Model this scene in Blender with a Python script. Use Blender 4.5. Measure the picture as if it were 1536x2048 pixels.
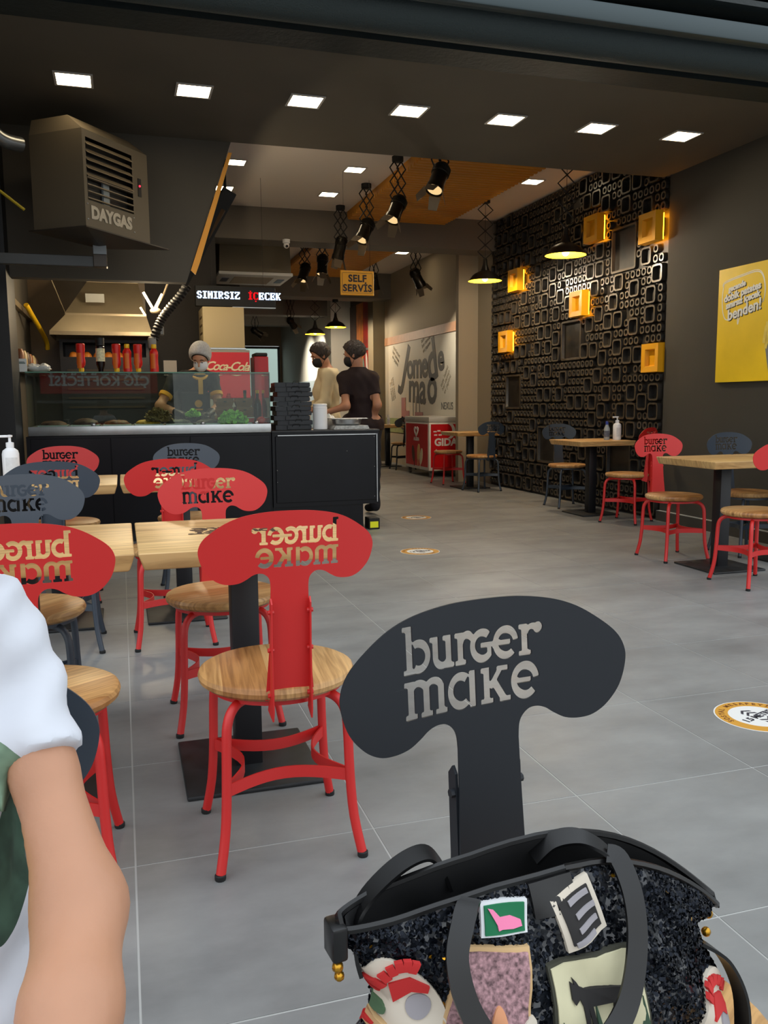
import bpy, bmesh, math, random
import numpy as np
from mathutils import Matrix, Vector
random.seed(11)
PI = math.pi
sc = bpy.context.scene
for o in list(bpy.data.objects): bpy.data.objects.remove(o)
COL = sc.collection

# ---------------------------------------------------------------- camera
YAW, PITCH, ROLL, FPX, CAMH = 2.98232e-01, -1.27765e-01, -8.10459e-03, 1696.05, 1.107
cy_, sy_, cp_, sp_, cr_, sr_ = math.cos(YAW), math.sin(YAW), math.cos(PITCH), math.sin(PITCH), math.cos(ROLL), math.sin(ROLL)
fwd = Vector((sy_*cp_, cy_*cp_, sp_)); rgt = Vector((cy_, -sy_, 0)); upv = rgt.cross(fwd)
r2 = rgt*cr_ + upv*sr_; u2 = upv*cr_ - rgt*sr_
cam = bpy.data.cameras.new('camera'); camo = bpy.data.objects.new('camera', cam); COL.objects.link(camo)
cam.sensor_fit = 'VERTICAL'; cam.sensor_height = 24.0; cam.lens = 24.0*FPX/2048.0
cam.clip_start = 0.02; cam.clip_end = 300
camo.matrix_world = Matrix(((r2.x, u2.x, -fwd.x, 0), (r2.y, u2.y, -fwd.y, 0), (r2.z, u2.z, -fwd.z, CAMH), (0, 0, 0, 1)))
sc.camera = camo
# ---------------------------------------------------------------- world, exposure
sc.view_settings.view_transform = 'Standard'; sc.view_settings.look = 'None'
sc.view_settings.gamma = 1.0; sc.view_settings.use_curve_mapping = False
sc.view_settings.exposure = 0.0
W = bpy.data.worlds.new('sky'); sc.world = W; W.use_nodes = True
wn = W.node_tree.nodes; wl = W.node_tree.links
bg = wn['Background']; bg.inputs[1].default_value = 1.9
tc = wn.new('ShaderNodeTexCoord'); sx = wn.new('ShaderNodeSeparateXYZ'); rp = wn.new('ShaderNodeValToRGB')
wl.new(tc.outputs['Generated'], sx.inputs[0]); wl.new(sx.outputs[2], rp.inputs[0]); wl.new(rp.outputs[0], bg.inputs[0])
rp.color_ramp.elements[0].position = 0.0; rp.color_ramp.elements[0].color = (0.66, 0.68, 0.68, 1)
rp.color_ramp.elements[1].position = 0.7; rp.color_ramp.elements[1].color = (0.84, 0.91, 0.98, 1)

# ---------------------------------------------------------------- materials
MATS = {}
def lin(c):
    return tuple((v/12.92 if v <= .04045 else ((v+.055)/1.055)**2.4) for v in [x/255. for x in c])
def mat(name, rgb, rough=.5, metal=0., spec=.5, noise=0., nscale=8., bump=0., bscale=60., emis=None, estr=0., coat=0., alpha=1., trans=0., coord='Object', stretch=(1, 1, 1)):
    if name in MATS: return MATS[name]
    m = bpy.data.materials.new(name); m.use_nodes = True; MATS[name] = m
    nt = m.node_tree; b = nt.nodes['Principled BSDF']
    c = lin(rgb)
    b.inputs['Base Color'].default_value = (*c, 1); b.inputs['Roughness'].default_value = rough
    b.inputs['Metallic'].default_value = metal; b.inputs['Specular IOR Level'].default_value = spec
    if coat: b.inputs['Coat Weight'].default_value = coat; b.inputs['Coat Roughness'].default_value = .15
    if trans: b.inputs['Transmission Weight'].default_value = trans
    if alpha < 1: b.inputs['Alpha'].default_value = alpha
    if emis: b.inputs['Emission Color'].default_value = (*lin(emis), 1); b.inputs['Emission Strength'].default_value = estr
    if noise or bump:
        t = nt.nodes.new('ShaderNodeTexCoord'); mp = nt.nodes.new('ShaderNodeMapping'); mp.inputs['Scale'].default_value = stretch
        nt.links.new(t.outputs[coord], mp.inputs[0])
    if noise:
        n = nt.nodes.new('ShaderNodeTexNoise'); n.inputs['Scale'].default_value = nscale; n.inputs['Detail'].default_value = 6
        nt.links.new(mp.outputs[0], n.inputs['Vector'])
        r = nt.nodes.new('ShaderNodeValToRGB')
        r.color_ramp.elements[0].position = .3; r.color_ramp.elements[1].position = .7
        r.color_ramp.elements[0].color = (*[v*(1-noise) for v in c], 1); r.color_ramp.elements[1].color = (*[min(1, v*(1+noise)) for v in c], 1)
        nt.links.new(n.outputs[0], r.inputs[0]); nt.links.new(r.outputs[0], b.inputs['Base Color'])
    if bump:
        n2 = nt.nodes.new('ShaderNodeTexNoise'); n2.inputs['Scale'].default_value = bscale; n2.inputs['Detail'].default_value = 4
        nt.links.new(mp.outputs[0], n2.inputs['Vector'])
        bm_ = nt.nodes.new('ShaderNodeBump'); bm_.inputs['Strength'].default_value = bump; bm_.inputs['Distance'].default_value = .01
        nt.links.new(n2.outputs[0], bm_.inputs['Height']); nt.links.new(bm_.outputs[0], b.inputs['Normal'])
    return m
def emat(name, rgb, s):
    if name in MATS: return MATS[name]
    m = bpy.data.materials.new(name); m.use_nodes = True; MATS[name] = m
    nt = m.node_tree; nt.nodes.remove(nt.nodes['Principled BSDF']); e = nt.nodes.new('ShaderNodeEmission')
    e.inputs[0].default_value = (*lin(rgb), 1); e.inputs[1].default_value = s
    nt.links.new(e.outputs[0], nt.nodes['Material Output'].inputs[0]); return m
def glassmat(name, tint=(235, 245, 240)):
    m = bpy.data.materials.new(name); m.use_nodes = True
    nt = m.node_tree; nt.nodes.remove(nt.nodes['Principled BSDF'])
    tr = nt.nodes.new('ShaderNodeBsdfTransparent'); tr.inputs[0].default_value = (*lin(tint), 1)
    gl = nt.nodes.new('ShaderNodeBsdfGlossy'); gl.inputs['Roughness'].default_value = .01
    fr = nt.nodes.new('ShaderNodeFresnel'); fr.inputs[0].default_value = 1.45
    mx = nt.nodes.new('ShaderNodeMixShader')
    nt.links.new(fr.outputs[0], mx.inputs[0]); nt.links.new(tr.outputs[0], mx.inputs[1]); nt.links.new(gl.outputs[0], mx.inputs[2])
    nt.links.new(mx.outputs[0], nt.nodes['Material Output'].inputs[0]); return m
def woodmat(name, cols, axis='X', staves=5., rough=.42, scale=1.):
    """staved wood: long grain along axis, staves across it, colour varied from stave to stave"""
    m = bpy.data.materials.new(name); m.use_nodes = True; MATS[name] = m
    nt = m.node_tree; N = nt.nodes; L = nt.links; b = N['Principled BSDF']; b.inputs['Roughness'].default_value = rough
    t = N.new('ShaderNodeTexCoord'); oi = N.new('ShaderNodeObjectInfo')
    ad = N.new('ShaderNodeVectorMath'); ad.operation = 'ADD'; mul = N.new('ShaderNodeVectorMath'); mul.operation = 'SCALE'; mul.inputs['Scale'].default_value = .0
    sep = N.new('ShaderNodeSeparateXYZ'); L.new(t.outputs['Object'], sep.inputs[0])
    a, c = (0, 1) if axis == 'X' else (1, 0)
    st = N.new('ShaderNodeMath'); st.operation = 'MULTIPLY'; st.inputs[1].default_value = staves; L.new(sep.outputs[c], st.inputs[0])
    r0 = N.new('ShaderNodeMath'); r0.operation = 'MULTIPLY_ADD'; r0.inputs[1].default_value = 7.3; L.new(oi.outputs['Random'], r0.inputs[0]); L.new(st.outputs[0], r0.inputs[2])
    fl = N.new('ShaderNodeMath'); fl.operation = 'FLOOR'; L.new(r0.outputs[0], fl.inputs[0])
    wn_ = N.new('ShaderNodeTexWhiteNoise'); wn_.noise_dimensions = '1D'; L.new(fl.outputs[0], wn_.inputs['W'])
    rr = N.new('ShaderNodeValToRGB'); L.new(wn_.outputs[0], rr.inputs[0])
    rr.color_ramp.elements[0].color = (*lin(cols[0]), 1); rr.color_ramp.elements[1].color = (*lin(cols[2]), 1)
    e = rr.color_ramp.elements.new(.5); e.color = (*lin(cols[1]), 1)
    # grain
    mp = N.new('ShaderNodeMapping'); s = [14*scale, 14*scale, 14*scale]; s[c] = 90*scale; s[a] = 5*scale; mp.inputs['Scale'].default_value = s
    cmb = N.new('ShaderNodeVectorMath'); cmb.operation = 'ADD'; L.new(t.outputs['Object'], cmb.inputs[0]); L.new(wn_.outputs['Color'], cmb.inputs[1])
    L.new(cmb.outputs[0], mp.inputs[0])
    n = N.new('ShaderNodeTexNoise'); n.inputs['Scale'].default_value = 1.; n.inputs['Detail'].default_value = 8; n.inputs['Distortion'].default_value = .6
    L.new(mp.outputs[0], n.inputs['Vector'])
    g = N.new('ShaderNodeValToRGB'); g.color_ramp.elements[0].position = .32; g.color_ramp.elements[0].color = (.42, .34, .26, 1)
    g.color_ramp.elements[1].position = .62; g.color_ramp.elements[1].color = (1, 1, 1, 1); L.new(n.outputs[0], g.inputs[0])
    mx = N.new('ShaderNodeMix'); mx.data_type = 'RGBA'; mx.blend_type = 'MULTIPLY'; mx.inputs[0].default_value = .75
    L.new(rr.outputs[0], mx.inputs[6]); L.new(g.outputs[0], mx.inputs[7])
    # knots
    v = N.new('ShaderNodeTexVoronoi'); v.inputs['Scale'].default_value = 5.; L.new(cmb.outputs[0], v.inputs['Vector'])
    k = N.new('ShaderNodeValToRGB'); k.color_ramp.elements[0].position = .03; k.color_ramp.elements[0].color = (.12, .06, .03, 1)
    k.color_ramp.elements[1].position = .09; k.color_ramp.elements[1].color = (1, 1, 1, 1); L.new(v.outputs[0], k.inputs[0])
    mx2 = N.new('ShaderNodeMix'); mx2.data_type = 'RGBA'; mx2.blend_type = 'MULTIPLY'; mx2.inputs[0].default_value = .7
    L.new(mx.outputs[2], mx2.inputs[6]); L.new(k.outputs[0], mx2.inputs[7]); L.new(mx2.outputs[2], b.inputs['Base Color'])
    bp = N.new('ShaderNodeBump'); bp.inputs['Strength'].default_value = .12; L.new(n.outputs[0], bp.inputs['Height']); L.new(bp.outputs[0], b.inputs['Normal'])
    return m
RED = mat('red_powder_coat', (200, 20, 16), .5, spec=.75)
BLUE = mat('slate_blue_powder_coat', (40, 52, 66), .5, spec=.9)
BLACKCH = mat('charcoal_powder_coat', (27, 31, 37), .5, spec=.4)
WOODS = woodmat('seat_wood', [(176, 122, 68), (200, 150, 92), (214, 170, 112)], 'X', 9.)
WOODT = woodmat('table_wood', [(206, 164, 104), (214, 174, 114), (222, 184, 126)], 'X', 3.2)
RUBBER = mat('black_rubber', (18, 18, 19), .7)
POLE = mat('black_table_steel', (16, 16, 20), .45)
BASEM = mat('worn_black_base', (30, 32, 34), .5, noise=.5, nscale=14)
BLK = mat('matt_black', (14, 14, 14), .6)
BLK2 = mat('gloss_black_panel', (11, 11, 17), .30, spec=.28, noise=.3, nscale=3)
DARK = mat('dark_brown_grey_paint', (86, 80, 70), .8, noise=.06, nscale=2)
WALLR = mat('right_wall_paint', (60, 57, 50), .85, noise=.06, nscale=2)
BEAM = mat('grey_beam_paint', (112, 106, 98), .85)
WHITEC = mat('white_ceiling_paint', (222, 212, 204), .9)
ORANGE = mat('ochre_corrugated_sheet', (196, 132, 36), .55)
ORSTRIP = mat('orange_trim_paint', (255, 176, 66), .6)
STEEL = mat('brushed_steel', (190, 192, 192), .32, metal=.9, noise=.08, nscale=12)
STEELD = mat('dull_hood_steel', (150, 136, 112), .45, metal=.7, noise=.15, nscale=3)
WHITEP = mat('white_plastic', (235, 236, 238), .35)
GLASS = glassmat('clear_glass'); GLASSE = mat('glass_edge_green', (90, 140, 120), .15)
PANELLIT = emat('warm_led_diffuser', (255, 232, 190), 16.)
BULB = emat('warm_bulb', (255, 200, 110), 16.)
YLAMP = mat('yellow_shade_enamel', (250, 190, 20), .4)
SKIN = mat('skin', (200, 150, 118), .5, noise=.05, nscale=20)
SKIN2 = mat('skin_tan', (176, 122, 92), .5, noise=.05, nscale=20)
HAIR = mat('dark_brown_hair', (40, 27, 20), .6, bump=.6, bscale=90)

# ---------------------------------------------------------------- mesh helpers
class MB:
    def __init__(s): s.v = []; s.f = []; s.m = []
    def add(s, V, F, mi=0, M=None):
        o = len(s.v)
        for p in V:
            p = Vector(p)
            if M is not None: p = M @ p
            s.v.append((p.x, p.y, p.z))
        for f in F: s.f.append([i+o for i in f]); s.m.append(mi)
        return s
    def box(s, x0, y0, z0, x1, y1, z1, mi=0, M=None):
        return s.add([(x0, y0, z0), (x1, y0, z0), (x1, y1, z0), (x0, y1, z0), (x0, y0, z1), (x1, y0, z1), (x1, y1, z1), (x0, y1, z1)],
                     [(0, 3, 2, 1), (4, 5, 6, 7), (0, 1, 5, 4), (1, 2, 6, 5), (2, 3, 7, 6), (3, 0, 4, 7)], mi, M)
    def rbox(s, x0, y0, z0, x1, y1, z1, r=.005, seg=2, mi=0, M=None):
        bm = bmesh.new(); bmesh.ops.create_cube(bm, size=1)
        for v in bm.verts: v.co = Vector((x0+(v.co.x+.5)*(x1-x0), y0+(v.co.y+.5)*(y1-y0), z0+(v.co.z+.5)*(z1-z0)))
        bmesh.ops.bevel(bm, geom=list(bm.edges), offset=r, segments=seg, profile=.5, affect='EDGES')
        s.bm(bm, mi, M); return s
    def bm(s, bm, mi=0, M=None):
        bm.verts.index_update()
        s.add([v.co for v in bm.verts], [[v.index for v in f.verts] for f in bm.faces], mi, M); bm.free(); return s
    def lathe(s, prof, n=24, c=(0, 0, 0), mi=0, M=None, cap=True):
        V = []; F = []
        for r, z in prof:
            for k in range(n): a = 2*PI*k/n; V.append((c[0]+r*math.cos(a), c[1]+r*math.sin(a), c[2]+z))
        for i in range(len(prof)-1):
            for k in range(n): F.append((i*n+k, i*n+(k+1) % n, (i+1)*n+(k+1) % n, (i+1)*n+k))
        if cap: F.append(list(range(n))[::-1]); F.append([(len(prof)-1)*n+k for k in range(n)])
        return s.add(V, F, mi, M)
    def tube(s, pts, r, n=10, mi=0, M=None, cap=True):
        pts = [Vector(p) for p in pts]; V = []; F = []; rs = r if isinstance(r, (list, tuple)) else [r]*len(pts)
        up = Vector((0, 0, 1)); prev = None
        for i, p in enumerate(pts):
            d = (pts[min(i+1, len(pts)-1)]-pts[max(i-1, 0)]).normalized()
            if prev is None:
                x = d.cross(up)
                if x.length < .1: x = d.cross(Vector((1, 0, 0)))
            else: x = prev - d*prev.dot(d)
            x.normalize(); prev = x; y = d.cross(x)
            for k in range(n): a = 2*PI*k/n; V.append(p + (x*math.cos(a)+y*math.sin(a))*rs[i])
        for i in range(len(pts)-1):
            for k in range(n): F.append((i*n+k, i*n+(k+1) % n, (i+1)*n+(k+1) % n, (i+1)*n+k))
        if cap: F.append(list(range(n))[::-1]); F.append([(len(pts)-1)*n+k for k in range(n)])
        return s.add(V, F, mi, M)
    def ribbon(s, pts, wdir, w, th, mi=0, M=None):
        """flat strap: pts centreline, wdir list of width directions, rectangular section"""
        pts = [Vector(p) for p in pts]; V = []; F = []
        for i, p in enumerate(pts):
            d = (pts[min(i+1, len(pts)-1)]-pts[max(i-1, 0)]).normalized()
            wv = Vector(wdir[i] if isinstance(wdir, list) else wdir); wv = (wv-d*wv.dot(d)).normalized(); t = d.cross(wv)
            for a, b in ((-1, -1), (1, -1), (1, 1), (-1, 1)): V.append(p+wv*(a*w/2)+t*(b*th/2))
        for i in range(len(pts)-1):
            for k in range(4): F.append((i*4+k, i*4+(k+1) % 4, (i+1)*4+(k+1) % 4, (i+1)*4+k))
        F.append((3, 2, 1, 0)); q = (len(pts)-1)*4; F.append((q, q+1, q+2, q+3))
        return s.add(V, F, mi, M)
    def prism(s, poly, h0, h1, mi=0, M=None):
        """polygon in XY extruded in Z"""
        n = len(poly); V = [(x, y, h0) for x, y in poly]+[(x, y, h1) for x, y in poly]
        F = [list(range(n))[::-1], [n+i for i in range(n)]]+[(i, (i+1) % n, n+(i+1) % n, n+i) for i in range(n)]
        return s.add(V, F, mi, M)
    def ball(s, c, r, n=12, m=8, mi=0, M=None):
        rr = r if isinstance(r, (list, tuple)) else (r, r, r); V = [(c[0], c[1], c[2]-rr[2])]; F = []
        for i in range(1, m):
            t = PI*i/m
            for k in range(n): a = 2*PI*k/n; V.append((c[0]+rr[0]*math.sin(t)*math.cos(a), c[1]+rr[1]*math.sin(t)*math.sin(a), c[2]-rr[2]*math.cos(t)))
        V.append((c[0], c[1], c[2]+rr[2])); e = len(V)-1
        for k in range(n): F.append((0, 1+(k+1) % n, 1+k)); F.append((e, e-n+k, e-n+(k+1) % n))
        for i in range(m-2):
            for k in range(n): a = 1+i*n; F.append((a+k, a+(k+1) % n, a+n+(k+1) % n, a+n+k))
        return s.add(V, F, mi, M)
    def mesh(s, name, mats, smooth=True):
        me = bpy.data.meshes.new(name); me.from_pydata(s.v, [], s.f)
        for m in (mats if isinstance(mats, (list, tuple)) else [mats]): me.materials.append(m)
        if len(me.materials) > 1: me.polygons.foreach_set('material_index', s.m)
        if smooth:
            me.polygons.foreach_set('use_smooth', [True]*len(me.polygons)); me.set_sharp_from_angle(angle=.6)
        me.update(); return me
def link(name, me, parent=None, loc=None, rotz=None):
    o = bpy.data.objects.new(name, me); COL.objects.link(o)
    if parent: o.parent = parent
    if loc is not None: o.location = loc
    if rotz is not None: o.rotation_euler = (0, 0, rotz)
    return o
def obj(name, mb, mats, parent=None, smooth=True, **k):
    return link(name, mb.mesh(name, mats, smooth), parent, **k)
def tag(o, label=None, cat=None, group=None, kind=None):
    if label: o['label'] = label
    if cat: o['category'] = cat
    if group: o['group'] = group
    if kind: o['kind'] = kind
    return o
def thing(name, label, cat, loc=(0, 0, 0), rotz=0, group=None):
    o = link(name, None, None, loc, rotz); return tag(o, label, cat, group)
def struct(name, mb, mats, parent=None, smooth=False):
    o = obj(name, mb, mats, parent, smooth)
    if not parent: o['kind'] = 'structure'
    return o
def copy_tree(o, parent=None, remat=None):
    c = o.copy(); COL.objects.link(c); c.parent = parent
    for ch in [x for x in ALLCH(o)]: copy_tree(ch, c, remat)
    return c
def ALLCH(o): return [x for x in bpy.data.objects if x.parent == o]
_tf = {}
def textmesh(txt, size, ext=.001, bold=0., mat_=None, align='CENTER', shear=0., spacing=1., line=1.):
    cu = bpy.data.curves.new('t', 'FONT'); cu.body = txt; cu.size = size; cu.extrude = ext; cu.offset = bold
    cu.align_x = align; cu.align_y = 'CENTER'; cu.shear = shear; cu.space_character = spacing; cu.space_line = line; cu.resolution_u = 3
    o = bpy.data.objects.new('t', cu); COL.objects.link(o)
    me = bpy.data.meshes.new_from_object(o.evaluated_get(bpy.context.evaluated_depsgraph_get()))
    bpy.data.objects.remove(o); me.materials.clear()
    if mat_: me.materials.append(mat_)
    return me
def text(name, txt, size, M, parent, m, **k):
    me = textmesh(txt, size, mat_=m, **k); me.transform(M); return link(name, me, parent)
def frame(o, x, y):
    """matrix with origin o, local x and y axes"""
    x = Vector(x).normalized(); y = Vector(y).normalized(); z = x.cross(y)
    return Matrix(((x.x, y.x, z.x, o[0]), (x.y, y.y, z.y, o[1]), (x.z, y.z, z.z, o[2]), (0, 0, 0, 1)))
def fillmesh(loops, ext):
    """even-odd fill of closed 2D loops, extruded, through a 2D curve"""
    cu = bpy.data.curves.new('c', 'CURVE'); cu.dimensions = '2D'; cu.fill_mode = 'BOTH'; cu.extrude = ext
    for L in loops:
        sp = cu.splines.new('POLY'); sp.points.add(len(L)-1)
        for i, p in enumerate(L): sp.points[i].co = (p[0], p[1], 0, 1)
        sp.use_cyclic_u = True
    o = bpy.data.objects.new('c', cu); COL.objects.link(o)
    me = bpy.data.meshes.new_from_object(o.evaluated_get(bpy.context.evaluated_depsgraph_get()))
    bpy.data.objects.remove(o); return me
def smooth2(P, n=6, closed=False):
    out = []; P = [Vector(p) for p in P]; m = len(P)
    for i in range(m if closed else m-1):
        g = (lambda j: P[j % m]) if closed else (lambda j: P[max(0, min(m-1, j))])
        a, b, c, d = g(i-1), g(i), g(i+1), g(i+2)
        for k in range(n):
            t = k/n; out.append(.5*((2*b)+(-a+c)*t+(2*a-5*b+4*c-d)*t*t+(-a+3*b-3*c+d)*t**3))
    if not closed: out.append(P[-1])
    return out

# ---------------------------------------------------------------- signed-distance modelling (surface nets)
def S_cap(a, b, ra, rb):
    a = np.array(a, float); b = np.array(b, float)
    def f(P):
        d = b-a; t = np.clip(((P-a)@d)/(d@d), 0, 1)
        return np.linalg.norm(P-(a+t[:, None]*d), axis=1)-(ra+(rb-ra)*t)
    return f
def S_ell(c, r, R=None):
    c = np.array(c, float); r = np.array(r, float)
    def f(P):
        q = P-c
        if R is not None: q = q@R
        k = np.linalg.norm(q/r, axis=1); return (k-1)*r.min()*.9+0*k
    return f
def S_un(fs, k=.02):
    def f(P):
        d = fs[0](P)
        for g in fs[1:]:
            e = g(P); h = np.clip(.5+.5*(e-d)/k, 0, 1); d = e+(d-e)*h-k*h*(1-h)
        return d
    return f
def surfnet(f, lo, hi, h):
    lo = np.array(lo, float); n = np.ceil((np.array(hi)-lo)/h).astype(int)+1
    BS = 8; nb = [int(math.ceil(k/BS)) for k in n]; v = np.empty(n)
    bi = np.stack(np.meshgrid(*[np.arange(k) for k in nb], indexing='ij'), -1).reshape(-1, 3)
    cv = f(lo+(bi*BS+(BS-1)/2)*h); lim = h*BS*.5*1.75*1.25+.02
    loc = np.stack(np.meshgrid(*[np.arange(BS)]*3, indexing='ij'), -1).reshape(-1, 3)
    near = []
    for q, c in zip(bi, cv):
        sl = tuple(slice(q[i]*BS, min(n[i], (q[i]+1)*BS)) for i in range(3))
        if abs(c) > lim: v[sl] = c
        else: near.append(q)
    for c0 in range(0, len(near), 160):
        qs = np.array(near[c0:c0+160]); P = (qs[:, None, :]*BS+loc[None]).reshape(-1, 3); val = f(lo+P*h)
        ok = (P < n).all(1); P = P[ok]; v[P[:, 0], P[:, 1], P[:, 2]] = val[ok]
    s = v < 0
    acc = np.zeros((*(n-1), 3)); cnt = np.zeros(n-1)
    for ax in range(3):
        sl0 = [slice(None)]*3; sl1 = [slice(None)]*3; sl0[ax] = slice(0, -1); sl1[ax] = slice(1, None)
        a = v[tuple(sl0)]; b = v[tuple(sl1)]; cr = (a < 0) != (b < 0)
        t = np.where(cr, a/np.where(a == b, 1, a-b), 0)
        idx = np.stack(np.meshgrid(*[np.arange(k) for k in a.shape], indexing='ij'), -1).astype(float); idx[..., ax] += t
        o1, o2 = [i for i in range(3) if i != ax]
        for d1 in (0, 1):
            for d2 in (0, 1):
                s_ = [slice(None)]*3; s_[o1] = slice(d1, a.shape[o1]-1+d1); s_[o2] = slice(d2, a.shape[o2]-1+d2)
                c_ = cr[tuple(s_)]; acc += idx[tuple(s_)]*c_[..., None]; cnt += c_
    act = cnt > 0; ids = -np.ones(n-1, int); ids[act] = np.arange(act.sum())
    V = lo+(acc[act]/cnt[act][:, None])*h; F = []
    for ax in range(3):
        o1, o2 = (ax+1) % 3, (ax+2) % 3
        sl0 = [slice(None)]*3; sl1 = [slice(None)]*3; sl0[ax] = slice(0, -1); sl1[ax] = slice(1, None)
        A = s[tuple(sl0)]; B = s[tuple(sl1)]; w = np.argwhere(A != B)
        w = w[(w[:, o1] > 0) & (w[:, o2] > 0) & (w[:, o1] < n[o1]-1) & (w[:, o2] < n[o2]-1)]
        def at(d1, d2):
            q = w.copy(); q[:, o1] -= d1; q[:, o2] -= d2; return ids[q[:, 0], q[:, 1], q[:, 2]]
        Q = np.stack([at(1, 1), at(0, 1), at(0, 0), at(1, 0)], 1); fl = ~A[w[:, 0], w[:, 1], w[:, 2]]
        Q[fl] = Q[fl][:, ::-1]; F.append(Q)
    return V, np.concatenate(F)
def sdfmesh(name, f, lo, hi, h, mats, matfn=None):
    V, F = surfnet(f, lo, hi, h)
    me = bpy.data.meshes.new(name); me.from_pydata(V.tolist(), [], F.tolist())
    for m in (mats if isinstance(mats, (list, tuple)) else [mats]): me.materials.append(m)
    if matfn is not None:
        C = V[F].mean(1); me.polygons.foreach_set('material_index', matfn(C).astype(int).tolist())
    me.polygons.foreach_set('use_smooth', [True]*len(me.polygons)); me.update(); return me

# ---------------------------------------------------------------- the stencil lettering (two words cut through every chair back)
def logo_loops(cell=.04):
    x = np.arange(-.3, 5.5, cell); y = np.arange(-1.5, 1.7, cell); X, Y = np.meshgrid(x, y, indexing='ij')
    D = np.full(X.shape, 9.)
    def un(d): np.minimum(D, d, out=D)
    def bx(x0, y0, x1, y1):
        qx = np.abs(X-(x0+x1)/2)-(x1-x0)/2; qy = np.abs(Y-(y0+y1)/2)-(y1-y0)/2
        un(np.hypot(np.maximum(qx, 0), np.maximum(qy, 0))+np.minimum(np.maximum(qx, qy), 0))
    def ring(cx, cy, rx, ry, th, a0, a1):
        d = np.abs((np.hypot((X-cx)/rx, (Y-cy)/ry)-1)*min(rx, ry))-th/2
        mid = math.radians((a0+a1)/2); half = math.radians((a1-a0)/2); an = np.arctan2((Y-cy)/ry, (X-cx)/rx)-mid
        an = np.abs((an+PI) % (2*PI)-PI)-half; R = np.hypot(X-cx, Y-cy)
        un(np.maximum(d, np.where(np.abs(an) < 1.2, np.sin(np.clip(an, -1.2, 1.2)), np.sign(an))*R))
    def ln(x0, y0, x1, y1, w):
        dx, dy = x1-x0, y1-y0; L = math.hypot(dx, dy); t = ((X-x0)*dx+(Y-y0)*dy)/L; s_ = np.abs((X-x0)*dy-(Y-y0)*dx)/L
        un(np.maximum(s_-w/2, np.maximum(-t, t-L)))
    # line 1
    bx(.06, 0, .27, 1.45); bx(-.06, 1.32, .27, 1.45); bx(-.05, 0, .36, .13); ring(.5, .5, .34, .4, .19, -118, 118)
    bx(1.02, .33, 1.22, 1); bx(.92, .87, 1.22, 1); ring(1.36, .35, .24, .26, .19, 180, 360); bx(1.5, 0, 1.7, 1); bx(1.4, .87, 1.7, 1); bx(1.5, 0, 1.8, .13)
    bx(1.94, 0, 2.14, 1); bx(1.84, .87, 2.14, 1); bx(1.84, 0, 2.24, .13); ring(2.3, .62, .22, .3, .16, 40, 165)
    ring(2.86, .5, .36, .42, .19, 48, 318); bx(2.8, .44, 3.3, .58); bx(3.04, .12, 3.2, .5)
    ring(3.74, .5, .38, .42, .2, 8, 312); bx(3.2, .44, 3.92, .58)
    bx(4.34, 0, 4.56, 1); bx(4.24, .87, 4.56, 1); bx(4.22, 0, 4.68, .13); ring(4.76, .64, .24, .28, .15, 60, 165)
    un(np.hypot(X-4.96, Y-.86)-.17)
    # line 2 (baseline -1.38)
    b = -1.38; t = b+1.14
    for q in (.06, .62, 1.16): bx(q, b, q+.22, t-.25); bx(q-.1, b, q+.32, b+.14)
    bx(.06, b, .28, t); bx(-.06, t-.14, .28, t)
    ring(.45, t-.36, .28, .28, .2, 0, 180); ring(1.0, t-.36, .28, .28, .2, 0, 180)
    ring(2.0, b+.56, .38, .46, .2, 52, 308); bx(2.32, b, 2.54, t)
    bx(2.86, b, 3.08, t); bx(2.76, t-.14, 3.08, t); bx(2.74, b, 3.2, b+.14)
    ln(3.1, b+.5, 3.52, t-.05, .18); bx(3.36, t-.14, 3.78, t); ln(3.26, b+.64, 3.62, b+.04, .22); bx(3.44, b, 3.86, b+.14)
    ring(4.42, b+.56, .42, .48, .22, 8, 314); bx(4.06, b+.5, 4.64, b+.64)
    D -= .018
    # marching squares
    segs = {}
    nx, ny = X.shape; S = D < 0
    def ed(i, j, k):
        if k == 0: a, c = D[i, j], D[i+1, j]; return (x[i]+cell*a/(a-c), y[j])
        a, c = D[i, j], D[i, j+1]; return (x[i], y[j]+cell*a/(a-c))
    for i in range(nx-1):
        for j in range(ny-1):
            c = (S[i, j], S[i+1, j], S[i+1, j+1], S[i, j+1])
            if all(c) or not any(c): continue
            e = []
            E = [(i, j, 0), (i+1, j, 1), (i, j+1, 0), (i, j, 1)]
            for q in range(4):
                if c[q] != c[(q+1) % 4]: e.append((q, c[q]))
            outs = [E[q] for q, ins in e if ins]; ins_ = [E[q] for q, ins in e if not ins]
            # pair inside->outside edge with next outside->inside edge
            for q, isin in e:
                if isin:
                    for d in range(1, 4):
                        r = (q+d) % 4
                        if (r, False) in e: segs[E[q]] = E[r]; break
    loops = []
    while segs:
        st = next(iter(segs)); L = []; cur = st
        while cur in segs: L.append(ed(*cur)); cur = segs.pop(cur)
        if len(L) > 6: loops.append(L)
    # drop nearly collinear points
    res = []
    for L in loops:
        K = []
        for i in range(len(L)):
            a, b_, c = Vector(L[i-1]), Vector(L[i]), Vector(L[(i+1) % len(L)])
            if len(K): a = Vector(K[-1])
            if (b_-a).length < .015: continue
            cr = abs((b_-a).x*(c-b_).y-(b_-a).y*(c-b_).x)/max(1e-9, (b_-a).length*(c-b_).length)
            if cr > .02: K.append(L[i])
        if len(K) > 3: res.append(K)
    return res
LOGO = logo_loops()

# ================================================================= THE SETTING
Z1, ZC = 3.10, 3.45          # soffit height, inner ceiling height
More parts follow.
